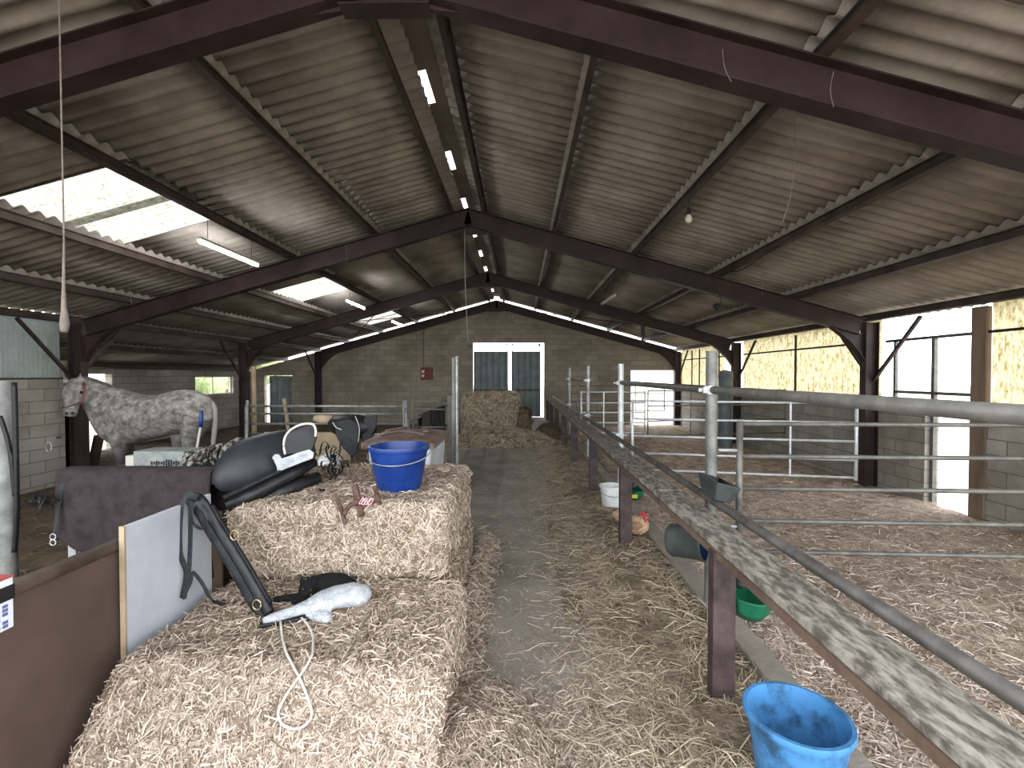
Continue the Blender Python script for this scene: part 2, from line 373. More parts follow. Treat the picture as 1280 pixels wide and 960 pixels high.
# portal frames
def haunch(b, x, sx, y):                        # gusset where rafter meets post; sx = +1 right, -1 left
    pts = []
    zt = T(x)-.3
    p0 = V((x-sx*.12, y, T(x)-.25)); q0 = V((x-sx*.72, y, T(x-sx*.72)-.29)); q1 = V((x-sx*.12, y, T(x)-.72))
    arc = [q0*(1-t)**2+2*t*(1-t)*V((x-sx*.30, y, T(x)-.37))+q1*t*t for t in [i/8 for i in range(9)]]
    b.prism([p0]+arc, (0, .012, 0))
    for i in range(8): b.bar(arc[i]+V((0, .006, 0)), arc[i+1]+V((0, .006, 0)), .13, .012)
where = {3.2: 'nearest the camera, over the near bench', 8.2: 'second from the camera, by the dappled horse', 13.2: 'third from the camera, over the far hay', 18.1: 'farthest, tight against the block end wall'}
for y in FR:
    t = thing('portal_frame', 'maroon steel portal frame, %s' % where[y], 'steel frame', (XR, y, PF), 'steel portal frames carrying the roof')
    for x, s in ((XE, 1), (XL, -1)):
        q = MB(); q.ibeam((x-s*.0, y, PF-.02), (x, y, T(x)-.005), .22, .15, (s, 0, 0)); 
        q.build('post', M_STEEL, t)
        q = MB(); n = (V((0, 0, 1))+V((s*SL, 0, 0))).normalized()
        q.ibeam((XR, y, T(XR)), (x-s*.22, y, T(x-s*.22)), .29, .15, n); q.build('rafter', M_STEEL, t)
        q = MB(); haunch(q, x-s*.08, s, y); q.build('haunch', M_STEEL, t)
        if y < 18:
            for dy in ((-1, 1) if y > 3.5 else (1,)):
                q = MB(); q.bar((x-s*.05, y+dy*.02, T(x)-1.0), (x-s*.05, y+dy*.95, T(x)-.02), .045, .045); q.build('brace', M_STEEL, t)
        else:
            q = MB(); q.bar((x-s*.05, y-.02, T(x)-1.0), (x-s*.05, y-.95, T(x)-.02), .045, .045); q.build('brace', M_STEEL, t)
    q = MB(); q.prism([(XR-.62, y, T(XR-.62)-.28), (XR, y, T(XR)-.29), (XR+.62, y, T(XR+.62)-.28), (XR+.3, y, T(XR)-.42), (XR-.3, y, T(XR)-.42)], (0, .014, 0))
    q.bar((XR-.3, y, T(XR)-.42), (XR+.3, y, T(XR)-.42), .14, .012); q.build('apex_plate', M_STEEL, t)
# purlins
ords = ['at the ridge', 'first below the ridge', 'second below the ridge', 'third below the ridge', 'fourth below the ridge', 'along the eave', 'over the low side aisle', 'along the outer wall']
bays = [(-.45, 3.18, 'before the nearest frame'), (3.22, 8.18, 'between first and second frames'), (8.22, 13.18, 'between second and third frames'), (13.22, 18.58, 'between third frame and end wall')]
for side, xs in (('right', [-.6, .6, 2.0, 3.4, 4.75, 6.05]), ('left', [-1.2, -2.55, -4.0, -5.4, -6.75, -7.9, -9.2, -10.5])):
    for i, x in enumerate(xs):
        for ya, yb, bn in bays:
            if x < -8 and yb < 9: continue
            q = MB(); q.ibeam((x, ya-.02, T(x)+.118), (x, yb+.02, T(x)+.118), .112, .058, (SL*(1 if side == 'right' else -1)*.9, 0, 1), t=.009)
            tag(q.build('roof_purlin', M_PURLIN), '%s slope purlin %s, %s' % (side, ords[i], bn), 'purlin', 'roof purlins')
# wind bracing rods in the last bay
for k, (a, c, l) in enumerate((((2.0, 13.3), (4.75, 18.0), 'right'), ((4.75, 13.3), (.6, 18.0), 'right'), ((-3.85, 13.3), (-6.55, 18.0), 'left'), ((-5.9, 13.3), (-2.45, 18.0), 'left'))):
    q = MB(); q.tube([(a[0], a[1], T(a[0])-.05), (c[0], c[1], T(c[0])-.05)], .014)
    tag(q.build('bracing_rod', M_STEEL), 'thin dark bracing rod under the %s roof slope, sloping %s' % (l, 'outward to the end wall' if k % 2 == 0 else 'inward to the end wall'), 'rod', 'bracing rods in the last bay')

# translucent cladding on the right side, left panel
M_YEL = trans('yellowed clear sheet', (112, 94, 46), (186, 178, 148), scale=13, lo=.36, hi=.56, stretch=(1, 2.6, .7), amount=.8)
M_BLU = trans('greyish clear sheet', (100, 106, 104), (128, 134, 130), scale=2, lo=.3, hi=.7, amount=.2)
wn = [2]
def cladding(x, ya, yb, za, zb, m, parts):
    q = MB(); q.grid(lambda u, v: (x+.018*math.sin(2*PI*(ya+(yb-ya)*u)/.076), ya+(yb-ya)*u, za+(zb-za)*v), int((yb-ya)/.0126), 1)
    w = struct(q.build('window_%d' % wn[0], m, smooth=True)); wn[0] += 1
    fr = MB()
    for a, c in parts: fr.bar(a, c, .035, .035)
    fr.build('window_frame', M_STEEL, w)
    return w
xo = XE+.1; zt = T(XE)-.02
cladding(xo, 8.2, 13.2, WT-.05, zt+.1, M_YEL, [((xo-.05, 8.3, 2.2), (xo-.05, 13.1, 2.2)), ((xo-.05, 10.65, WT), (xo-.05, 10.65, zt)), ((xo-.05, 8.3, WT), (xo-.05, 13.1, WT))])
cladding(xo, 14.45, 16.4, WT-.05, zt+.1, M_YEL, [((xo-.05, 13.3, 2.2), (xo-.05, 18, 2.2)), ((xo-.05, 14.7, WT), (xo-.05, 14.7, zt)), ((xo-.05, 16.3, WT), (xo-.05, 16.3, zt))])
cladding(xo, 16.4, 18.2, WT-.05, zt+.1, M_YEL, [((xo-.05, 17.0, WT), (xo-.05, 17.0, zt))])
cladding(xo, .55, 6.3, WT-.05, zt+.1, M_YEL, [((xo-.05, .55, 2.2), (xo-.05, 6.3, 2.2)), ((xo-.05, 3.4, WT), (xo-.05, 3.4, zt))])
cladding(XL-.12, .55, 8.1, 1.54, T(XL)+.1, M_BLU, [((XL-.07, .55, 1.57), (XL-.07, 8.1, 1.57))])
# open side bay: steel frame and timber post
q = MB(); q.box((XE-.03, 6.26, PF-.05), (XE-.002, 6.47, T(XE)+.0)); q.box((XE-.002, 6.31, WT+.005), (XE+.1, 6.47, T(XE)+.0)); tag(q.build('timber_post', M_WOOD, bevel=.008), 'brown timber post beside the open doorway on the right', 'post')
t = thing('opening_frame', 'thin steel frame of the open window bay above the right side doorway', 'frame', (XE+.1, 7.2, PF))
def fb(name, a, c, w=.045): q = MB(); q.bar(a, c, w, w); q.build(name, M_GALVD, t)
fb('upright', (XE+.1, 7.17, PF), (XE+.1, 7.17, 2.2), .055); fb('upright', (XE+.1, 7.9, WT), (XE+.1, 7.9, 2.2)); fb('crossbar', (XE+.1, 6.5, 2.2), (XE+.1, 8.1, 2.2)); fb('crossbar', (XE+.1, 6.5, 1.36), (XE+.1, 7.9, 1.36)); fb('upright', (XE+.1, 6.53, PF), (XE+.1, 6.53, 2.2), .04)

# end-wall doors
def rib_leaf(name, x0, x1, z0, z1, y, m, parent=None):
    b = MB(); n = int((x1-x0)/.0425)
    def fn(u, v):
        x = x0+(x1-x0)*u; k = (x-x0) % .24; d = .03 if k < .05 else 0
        return (x, y-d, z0+(z1-z0)*v)
    b.grid(fn, n*2, 1); return b.build(name, m, parent, solid=.004)
dl = struct(rib_leaf('door_1', -1.80, -.46, .02, 2.56, YE+.12, M_DOORM))
q = MB(); q.bar((-1.8, YE+.08, 1.05), (-.49, YE+.08, 1.05), .03, .05); q.build('door_rail', M_STEEL, dl)
q = MB(); q.bar((-.50, YE+.10, 0.02), (-.50, YE+.10, 2.85), .03, .04); q.build('door_stile', M_DOORM, dl)
dl = struct(rib_leaf('door_2', -.33, .79, .02, 2.56, YE+.12, M_DOORM))
q = MB(); q.bar((-.3, YE+.08, 1.05), (.74, YE+.08, 1.05), .03, .05); q.build('door_rail', M_STEEL, dl)
q = MB(); q.bar((-.30, YE+.10, 0.02), (-.30, YE+.10, 2.85), .03, .04); q.bar((.78, YE+.10, 0.02), (.78, YE+.10, 2.85), .03, .04); q.build('door_stile', M_DOORM, dl)
b = MB()
for x, s in ((-.47, -1), (-.32, 1), (.77, -1)): b.prism([(x, YE+.1, 2.86), (x+s*.16, YE+.1, 2.86), (x+s*.05, YE+.1, 2.8), (x, YE+.1, 2.66)], (0, .01, 0))
struct(b.build('trim_1', M_STEEL))
struct(rib_leaf('door_3', -9.78, -8.87, PF, 1.60, YE+.1, M_DOORM))
b = MB(); b.box((-2.3, YE-.012, 2.88), (1.4, YE, 3.08)); struct(b.build('trim_2', M_CONC))

# electrical board
t = thing('socket_board', 'reddish wooden board with two white sockets on the end wall', 'electrical board', (-3.6, YE, 1.45))
q = MB(); q.box((-3.84, YE-.05, 1.45), (-3.36, YE, 1.94)); q.build('backboard', mat('red brown board', (92, 48, 40), (112, 62, 52), rough=.7), t, bevel=.01)
for z in (1.56, 1.72): q = MB(); q.box((-3.79, YE-.09, z), (-3.69, YE-.05, z+.1)); q.build('socket', M_CREAM, t, bevel=.005)
q = MB(); q.tube([(-3.72, YE-.015, 1.94), (-3.72, YE-.015, 3.6)], .014); q.build('conduit', M_GALVD, t)

# ------------------------------------------------------------------ lamps and hanging things
M_TUBE = emit('lit tube', (255, 255, 255), 22)
for x, ya, yb, z, nm in ((-4.0, 5.86, 7.15, 3.30, 'nearest the camera'), (-3.95, 10.75, 11.95, 3.32, 'in the middle bay'), (-3.9, 14.4, 15.6, 3.27, 'farthest from the camera')):
    t = thing('tube_light', 'lit white fluorescent tube under the left roof slope, %s' % nm, 'light', (x, ya, z), 'lit tubes under the left slope')
    q = MB(); q.tube([(x, ya, z), (x, yb, z)], .022); q.build('lamp_tube', M_TUBE, t, smooth=True)
    q = MB(); q.box((x-.03, ya-.02, z+.022), (x+.03, yb+.02, z+.06)); q.build('batten', M_CREAM, t, bevel=.004)
    for y in (ya+.15, yb-.15): q = MB(); q.tube([(x, y, z+.06), (x, y, RS(x)+.01)], .004, 5); q.build('wire', M_DARKP, t)
t = thing('tube_light', 'unlit white tube lamp hanging under the right roof slope', 'light', (2.1, 11, 3.4))
q = MB(); q.tube([(2.12, 10.6, 3.42), (2.1, 12.2, 3.46)], .035); q.build('lamp_tube', M_CREAM, t, smooth=True)
for y in (10.8, 11.9): q = MB(); q.tube([(2.11, y, 3.46), (2.11, y, RS(2.1)+.01)], .004, 5); q.build('wire', M_DARKP, t)
c = P(861, 273, 5.6); t = thing('light_bulb', 'round glass bulb hanging from a purlin on the right slope', 'light', c)
q = MB(); q.lathe([(0, -.055), (.03, -.045), (.042, -.015), (.04, .01), (.022, .04), (.018, .05)], c, 16); q.build('bulb', mat('pale glass', (205, 200, 190), rough=.25), t, smooth=True)
q = MB(); q.lathe([(.02, .04), (.024, .05), (.024, .1), (.008, .12), (.004, .13)], c, 12); q.tube([c+V((0, 0, .12)), V((c.x, c.y, RS(c.x)))], .004, 5); q.build('lamp_holder', M_BLACKF, t)
c = P(896, 383, 7.9); t = thing('flood_lamp', 'small black flood lamp hanging from the second frame on the right', 'light', c)
q = MB(); q.lathe([(0, .05), (.03, .05), (.06, -.01), (.062, -.03), (0, -.02)], c, 16, Matrix.Rotation(.9, 3, 'Y')); q.build('lamp_head', M_BLACKF, t, smooth=True)
q = MB(); q.tube(spline([c+V((.04, 0, .03)), c+V((.12, .1, .02)), c+V((.13, .2, .2)), V((c.x+.1, 8.15, T(c.x)-.2))]), .008, 6); q.build('cable', M_BLACKF, t)
c = P(803, 430, 13.0); t = thing('hanging_tackle', 'dark pulley tackle hanging from the third frame on the right', 'tackle', c)
q = MB(); q.tube([c, c+V((.02, 0, .3)), V((c.x, 13.05, T(c.x)-.25))], .02, 6); q.build('chain', M_STEEL, t)
q = MB(); q.box(c+V((-.05, -.03, .2)), c+V((.06, .03, .62))); q.build('pulley', M_STEEL, t, bevel=.01)
# ropes and cobwebs
p0 = P(74, 5, 2.8); p1 = P(80, 300, 2.8); p2 = P(80, 415, 2.8)
t = thing('hanging_rope', 'dusty cord with a swollen web-wrapped end hanging at the far left', 'rope', p2)
q = MB(); q.tube([V((p0.x, 2.8, RS(p0.x))), p0, P(77, 150, 2.8), p1], .0045, 6); q.build('cord', M_WEB, t)
q = MB(); q.loft([p1, P(79.5, 360, 2.8), P(80, 385, 2.8), P(81, 405, 2.8), p2], [.005, .009, .014, .025, .019], 10); q.build('cord_end', M_WEB, t, smooth=True)
t = thing('hanging_rope', 'thin rope with a hook hanging from the second frame apex', 'rope', P(586, 431, 8.1))
a = P(581, 288, 8.1); q = MB(); q.tube(spline([a, P(581.5, 350, 8.1), P(584, 405, 8.1), P(585.5, 428, 8.1)]), .008, 6); q.build('rope', M_WEB, t)
q = MB(); e = P(585.5, 428, 8.1); q.tube(spline([e, e+V((.0, 0, -.05)), e+V((.03, 0, -.08)), e+V((.05, 0, -.04))]), .008, 6); q.build('hook', M_DARKP, t)
for pl, Y, nm in (([(993, 147), (994, 190), (990, 235), (978, 280)], 3.9, 'long cobweb strand hanging from the near right rafter'), ([(1042, 90), (1038, 112), (1042, 134)], 3.1, 'short cobweb strand hanging below the near right rafter'),
                  ([(903, 62), (906, 85), (914, 102)], 3.1, 'cobweb strand looping on the near right rafter'), ([(851, 150), (853, 175)], 4.2, 'thin web thread high between the right purlins'), ([(953, 315), (953, 370)], 6.5, 'thin web thread before the second right rafter'),
                  ([(433, 305), (434, 335)], 8.0, 'short web thread under the second left rafter'), ([(161, 358), (165, 382)], 7.0, 'short web thread over the dappled horse')):
    q = MB(); q.tube(spline([P(x, y, Y) for x, y in pl], 4), .002, 5); tag(q.build('cobweb_strand', M_WEB), nm, 'cobweb')
q = MB(); q.tube(spline([V((3.38, 8.0, T(3.4)+.0)), V((3.34, 7.6, T(3.4)-.02)), V((3.3, 7.1, T(3.4)-.10)), V((3.33, 6.5, T(3.4)-.02)), V((3.38, 6.1, T(3.4)+.02))]), .007, 6)
tag(q.build('drooping_cable', M_BLACKF), 'black cable sagging below a right slope purlin', 'cable')

# ================================================================== BENCH, POSTS, GATES
BZ = .80
q = MB(); 
def bn(u, v):
    y = .9+(17.6-.9)*v
    return None
for ya, yb, dz in ((.7, 3.4, 0), (3.41, 8.2, .003), (8.21, 12.9, -.002), (12.91, 17.5, .004)): q.box((.965, ya, BZ-.03+dz), (1.165, yb, BZ+dz))
t = thing('feed_bench', 'long weathered plank bench running down the aisle beside the right pens', 'bench', (1.0, 9, 0))
q.build('plank_top', M_BOARD, t, bevel=.003)
q = MB(); q.bar((.972, .7, BZ-.048), (.972, 17.5, BZ-.048), .03, .034); q.build('edge_rail', mat('edge batten', (84, 68, 58), (112, 94, 82), rough=.7), t)
for y in (2.31, 4.45, 6.4, 8.6, 10.7, 12.8, 14.9, 16.9):
    q = MB(); q.box((.945, y-.006, -.0), (1.055, y+.004, BZ-.035)); q.box((.945, y, 0), (.953, y+.06, BZ-.035)); q.box((1.047, y, 0), (1.055, y+.06, BZ-.035))
    q.build('leg', M_LEG, t, bevel=.002)
RLX = 1.21; RLZ = .845
q = MB(); q.tube([(RLX, .6, RLZ), (RLX, 17.4, RLZ)], .026, 14)
tag(q.build('lower_pipe_rail', M_DARKP, smooth=True), 'dark steel pipe running level beside the plank bench', 'pipe')
PX = 1.31
for y, zt_, r, nm, m in ((3.25, 1.79, .038, 'thick galvanised post, the nearest one beside the plank bench', mat('weathered galvanised', (92, 92, 90), (128, 128, 126), rough=.5, metal=.4, scale=9)), (6.15, 1.77, .036, 'bright galvanised post, second from the camera beside the bench', M_GALVB),
                      (9.1, 1.80, .034, 'galvanised post, third from the camera beside the bench', M_GALV), (12.5, 1.82, .034, 'galvanised post, farthest from the camera beside the bench', M_GALV)):
    t = thing('fence_post', nm, 'post', (PX, y, 0), 'galvanised posts beside the bench')
    q = MB(); q.tube([(PX, y, .04), (PX, y, zt_)], r, 18); pt_ = q.build('post_tube', m, t, smooth=False)
    q = MB(); q.loft([(PX, y, zt_), (PX, y, zt_+.006)], [r+.003]*2, 18); q.build('post_cap', m, pt_)
    q = MB()
    for z in (1.53, RLZ+.01):
        q.loft([(PX, y, z-.028), (PX, y, z+.028)], [r+.006]*2, 16); q.box((PX-r-.03, y-.035, z-.02), (PX-r+.005, y-.01, z+.02)); q.tube([(PX-r-.05, y-.022, z), (PX+r+.05, y-.022-.02, z)], .007, 6); q.blob((PX-r-.05, y-.03, z), .016, 8, 5)
    q.build('clamp', M_GALVB, t)
q = MB(); q.tube([(PX+.005, .75, 1.525), (PX-.0, 3.22, 1.53), (PX-.0, 6.1, 1.535)], .028, 16)
tag(q.build('upper_pipe_rail', M_GALVD, smooth=True), 'thick grey pipe rail crossing in front of the right pens, clamped to posts', 'pipe')
def gate(nm, a, c, zs, m, r=.017, st=(0, 1), sr=.021, zb=None, uprights=(), group='tubular gates of the right pens'):
    a, c = V((a[0], a[1], 0)), V((c[0], c[1], 0)); t = thing('pen_gate', nm, 'gate', (a+c)/2+V((0, 0, zs[-1])), group)
    for z in zs: q = MB(); q.tube([a+V((0, 0, z)), c+V((0, 0, z))], r, 10); q.build('rail', m, t, smooth=True)
    for u in st: p = a.lerp(c, u); q = MB(); q.tube([p+V((0, 0, (zb if zb is not None else zs[-1])-.03)), p+V((0, 0, zs[0]+.02))], sr, 10); q.build('stile', m, t, smooth=True)
    for u in uprights: p = a.lerp(c, u)+V((0, -.02, 0)); q = MB(); q.bar(p+V((0, 0, zs[-1])), p+V((0, 0, zs[0])), .022, .012, (0, 1, 0)); q.build('upright', m, t)
    return t
g = gate('grey tubular gate nearest the camera across the right pen', (1.49, 3.22), (5.2, 3.1), [1.30, 1.08, .86, .64, .43], M_GALVD, r=.015, sr=.022)
q = MB(); q.tube([(1.345, 3.22, 1.12), (1.49, 3.22, 1.12)], .012, 8); q.tube([(1.345, 3.22, .6), (1.49, 3.22, .6)], .012, 8); q.build('hinge', M_GALV, g)
gate('bright galvanised gate between the second post and the side wall', (1.45, 6.1), (3.95, 5.6), [1.30, 1.07, .85, .63, .42], M_GALVB, r=.014, sr=.018, uprights=(.72,))
gate('pale tubular gate beyond the second post in the right pens', (1.2, 9.25), (2.45, 9.3), [1.30, 1.09, .9, .7, .5], M_GALVB, r=.014, sr=.015, uprights=(.35,))
gate('thin grey hurdle behind the second gate before the bright end doorway', (2.7, 10.0), (5.9, 10.6), [1.3, .98, .66, .35], M_GALVD, r=.013, sr=.014, uprights=(.3, .6))
gate('far tubular hurdle across the right pens near the end wall', (1.35, 13.6), (4.2, 13.8), [1.32, 1.1, .88, .6], M_GALVD, r=.014, sr=.015, uprights=(.3, .7))
q = MB(); q.tube([(1.2, 9.3, 1.55), (1.32, 12.5, 1.55)], .014, 8); q.tube([(1.32, 12.4, 1.52), (1.9, 12.5, 1.46)], .014, 8)
tag(q.build('cross_tube', M_GALVD), 'thin tube joining the two farthest posts beside the bench', 'tube')
q = MB(); q.tube([P(722, 478, 10.2), V((P(722, 478, 10.2).x, 10.2, 0))], .022, 8)
tag(q.build('stub_post', M_GALVD), 'short galvanised stub post between the two farthest bench posts', 'post')
# dark half-height boards at the back of the pens, right side water tank seen by the window
q = MB(); c = V((5.40, 12.5, PF-.02)); q.lathe([(0, 0), (.17, 0), (.175, .05), (.175, 1.8), (.19, 1.86), (.175, 2.02), (0, 2.06)], c, 24)
tag(q.build('storage_tank', mat('grey blue plastic', (82, 92, 96), (104, 114, 118), rough=.5), smooth=False, bevel=.01), 'grey blue upright tank by the far right window', 'tank')

# feeders and bowls
M_BLKP = mat('dark grey plastic', (48, 52, 52), (66, 72, 70), rough=.5, scale=9); M_NAVY = mat('navy plastic', (20, 32, 62), (28, 42, 78), rough=.4)
def wedge(nm, c, sx, sy, h, m, mi, lip, tilt=0):
    t = thing('feed_trough', nm, 'feeder', c); c = V(c); R = Matrix.Rotation(tilt, 3, 'Y')
    def shell(e, zb): return [V((-sx+e, -sy+e, 0)), V((sx-e, -sy+e, 0)), V((sx-e, sy-e, 0)), V((-sx+e, sy-e, 0))], [V((-sx*.55+e, -sy*.7+e, zb)), V((sx*.8-e, -sy*.7+e, zb)), V((sx*.8-e, sy*.7-e, zb)), V((-sx*.55+e, sy*.7-e, zb))]
    to, bo = shell(0, -h); ti, bi = shell(.012, -h+.015); q = MB()
    q.add([c+R @ p for p in to+bo+ti], [(4, 5, 6, 7)]+[(i, (i+1) % 4, 4+(i+1) % 4, 4+i) for i in range(4)]+[(i, (i+1) % 4, 8+(i+1) % 4, 8+i) for i in range(4)])
    q.build('trough_shell', m, t, bevel=.006)
    q = MB(); q.add([c+R @ p for p in ti+bi], [(4, 5, 6, 7)]+[(i, (i+1) % 4, 4+(i+1) % 4, 4+i) for i in range(4)]); q.build('trough_inside', mi, t, fix=False)
    return t
wedge('black wedge shaped manger hooked over the pipe rail by the nearest post', (1.225, 2.92, .985), .075, .15, .11, M_BLKP, mat('black plastic', (14, 14, 16), (22, 22, 26), rough=.4), .02, tilt=.25)
c = P(858, 676, 2.95)
t = thing('hanging_bucket', 'grey bucket with a navy inside tilted under the plank bench', 'bucket', c)
Mx = V((0, 0, 1)).rotation_difference(V((.80, -.55, .12)).normalized()).to_matrix()
q = MB(); q.lathe([(0, -.11), (.085, -.11), (.1, -.09), (.11, .09), (.118, .095), (.118, .105), (.107, .105)], c, 24, Mx); q.build('bucket_body', M_BLKP, t, smooth=True)
q = MB(); q.lathe([(.108, .104), (.09, -.09), (0, -.09)], c, 24, Mx); q.build('bucket_inside', M_NAVY, t, smooth=True)
M_GRN = mat('green plastic', (22, 84, 60), (34, 112, 80), rough=.4, scale=8)
for c, s, nm in ((V((1.16, 2.42, .50)), 1.0, 'green plastic drinking bowl under the bench beside the nearest leg'), (V((1.17, 4.85, .44)), .9, 'green plastic drinking bowl with a yellow sticker under the bench')):
    t = thing('drinking_bowl', nm, 'water bowl', c)
    q = MB(); M3 = Matrix.Diagonal((.85, 1.25, 1)); q.lathe([(0, -.09*s), (.08*s, -.085*s), (.12*s, -.03*s), (.13*s, .02*s), (.137*s, .03*s), (.125*s, .03*s), (.10*s, -.02*s), (0, -.06*s)], c, 24, M3); bw = q.build('bowl', M_GRN, t, smooth=True)
    q = MB(); q.box(c+V((-.09, .13*s, -.06)), c+V((.09, .16*s, .16))); q.build('back_plate', M_GRN, t, bevel=.01)
    q = MB(); q.blob(c+V((0, .07, .04)), (.04, .05, .03)); q.build('float_cover', M_BLKP, t, smooth=True)
    if s < 1: q = MB(); q.box(c+V((-.06, -.152, -.035)), c+V((0.0, -.12, .0))); q.build('sticker', mat('yellow label', (200, 180, 60), rough=.6), bw)
# buckets
def bucket(nm, c, rt, rb, h, m, mi=None, name='bucket', handle=True, lip=.012, tilt=None, wall=.006, extra=None):
    t = thing(name, nm, 'bucket', c, None); c = V(c)
    q = MB(); q.lathe([(0, 0), (rb, 0), (rb+.004, .01), (rt-.004, h-.03), (rt+lip*.6, h-.028), (rt+lip, h-.012), (rt+lip*.7, h), (rt-wall, h), (rb-wall, .012), (0, .012)], c, 40, tilt); o = q.build('bucket_body', m, t, smooth=True); o.modifiers.new('e', 'EDGE_SPLIT').split_angle = .9
    if handle:
        Mt = tilt or Matrix.Identity(3)
        pts = [c+Mt @ V(((rt+.012)*math.cos(a), (rt+.012)*math.sin(a)*.97-.0, h-.05-abs(math.sin(a))*handle)) for a in [-PI*i/14 for i in range(15)]]
        q = MB(); q.tube(pts, .0035, 6); q.build('handle', M_GALV, t)
    return t
M_TUBB = mat('scuffed sky blue plastic', (40, 72, 98), (68, 124, 176), rough=.45, scale=9, lo=.36, hi=.54, detail=12)
tc = G(1012, 985, 0); tc = V((1.06, 1.80, 0))
bucket('large scuffed sky blue tub on the floor under the bench', tc, .178, .125, .34, M_TUBB, name='plastic_tub', handle=None, lip=.012)
M_BLUE = mat('deep blue plastic', (16, 40, 98), (28, 58, 124), rough=.35, scale=6)
M_WBKT = mat('white plastic', (196, 200, 200), (222, 224, 224), rough=.5)
bucket('small white bucket on the floor behind the bench leg', (1.13, 5.75, 0.0), .15, .12, .29, M_WBKT, handle=.06)
bucket('small grey bucket at the foot of the aisle post', (-.70, 4.9, 0.0), .085, .065, .26, mat('grey plastic', (140, 138, 130), (165, 162, 154), rough=.6), handle=None)

# ================================================================== STRAW
# lower bales (camera side slumps forward), upper bales
def wl(q):
    if q.y < 1.92 and q.z > .0: q.y -= (0.47-q.z)*.75*(1 if q.z < .47 else 0)
    return q
bales = []
t = thing('straw_bale', 'lower straw bale in front, with the cord loop hanging down it', 'straw bale', (-.98, 2.2, 0), 'stacked straw bales')
bales.append((t, lump('bale_body', (-1.64, 1.84, 0), (-.31, 2.66, .47), M_STRAWB, t, (60, 40, 26), .016, 7, wl, .05, 1), 30000))
t = thing('straw_bale', 'lower straw bale buried under the blue bucket stack', 'straw bale', (-1.0, 3.3, 0), 'stacked straw bales')
bales.append((t, lump('bale_body', (-1.64, 2.68, 0), (-.40, 3.95, .45), M_STRAWB, t, (20, 30, 14), .014, 7, None, .05, 2), 3500))
t = thing('straw_bale', 'upper straw bale carrying the blue bucket and the rusty iron', 'straw bale', (-1.0, 3.2, .45), 'stacked straw bales')
bales.append((t, lump('bale_body', (-1.665, 2.62, .462), (-.41, 3.85, .90), M_STRAWB, t, (44, 44, 22), .022, 6, None, .07, 3), 22000))
for t, o, n in bales:
    p, nn = scatter_on(o, n, lambda c, m: (m[:, 2] > -.3)*1.0*((m[:, 2] > .3)*.9+(m[:, 1] < -.3)*1.2+(m[:, 0] > .3)*1.2+.05), near=1.2)
    s = stalks('loose_stalks', p, nn, .018, .10, .0046, M_STRAW, t, lift=.35); s['kind'] = 'stuff'
dg = bpy.context.evaluated_depsgraph_get()
def world_bvh(objs):
    vs = []; fs = []
    for o in objs:
        k = len(vs); w = WL[o.name]; vs += [v.co+w for v in o.data.vertices]; fs += [[i+k for i in f.vertices] for f in o.data.polygons]
    return BVHTree.FromPolygons(vs, fs)
BV = world_bvh([b[1] for b in bales])
def S_(px, py, lift=.0):                         # where a measured point falls on the bales
    d = ray(px, py).normalized(); h = BV.ray_cast(V((0, 0, CAMZ)), d)
    if h[0] is None: return P(px, py, 2.3)
    return h[0]-d*.0+V((0, -lift*.4, lift))
# loose straw mound right of the bale
def ground_bed(name, x0, x1, y0, y1, nu, nv, hfn, m):
    b = MB(); b.grid(lambda u, v: (x0+(x1-x0)*u, y0+(y1-y0)*v, hfn(x0+(x1-x0)*u, y0+(y1-y0)*v)), nu, nv)
    o = b.build(name, m, smooth=True, fix=False)
    return o
def nz(x, y, f): return noise.noise(V((x*f, y*f, 3.1)))
def mound(x, y):
    d = ((x+.22)/.40)**2+((y-1.75)/.75)**2; return max(-.02, .23*(1-d)+.03*nz(x, y, 6))
o = ground_bed('straw_heap', -.62, .25, .95, 2.6, 34, 50, mound, M_STRAWB); tag(o, 'loose straw heaped on the floor against the front bale', 'straw', kind='stuff')
p, nn = scatter_on(o, 13000, lambda c, m: (c[:, 2] > .0)*1.0, near=1)
tag(stalks('loose_straw', p, nn, .03, .12, .004, M_STRAW, lift=.35), 'loose stalks over the straw heap by the front bale', 'straw', kind='stuff')
# strip of loose straw along the bale side
n = 5000; x = -.36+np.abs(RNG.normal(size=n))*.07; y = 2.2+RNG.random(n)*2.4; z = np.maximum(0, .16-(x+.36)*.9)*RNG.random(n)
tag(stalks('loose_straw', np.stack([x, y, z+.004], 1), np.tile([0, 0, 1.], (n, 1)), .04, .13, .0042, M_STRAW, lift=.5), 'loose straw along the foot of the bales by the aisle', 'straw', kind='stuff')
# bedding in the right pens
def bed(x, y):
    h = PF+.03*nz(x, y, 1.3)+.02*nz(x, y, 4)+.012*nz(x, y, 13)
    h += .32*math.exp(-((x-2.6)/1.6)**2-((y-11.6)/1.6)**2)*(1+.4*nz(x, y, 3))
    return h
o = ground_bed('straw_bedding', 1.43, 6.08, .2, YE-.01, 120, 300, bed, M_PENB); tag(o, 'trampled straw bedding covering the right pens', 'bedding', kind='stuff')
p, nn = scatter_on(o, 60000, lambda c, m: (c[:, 0] < 5.95)*(c[:, 1] < 18.0)*1.0, near=2.0)
tag(stalks('bedding_straw', p, nn, .05, .20, .0062, M_PEN, lift=.22), 'loose straw stalks over the right pen bedding', 'straw', kind='stuff')
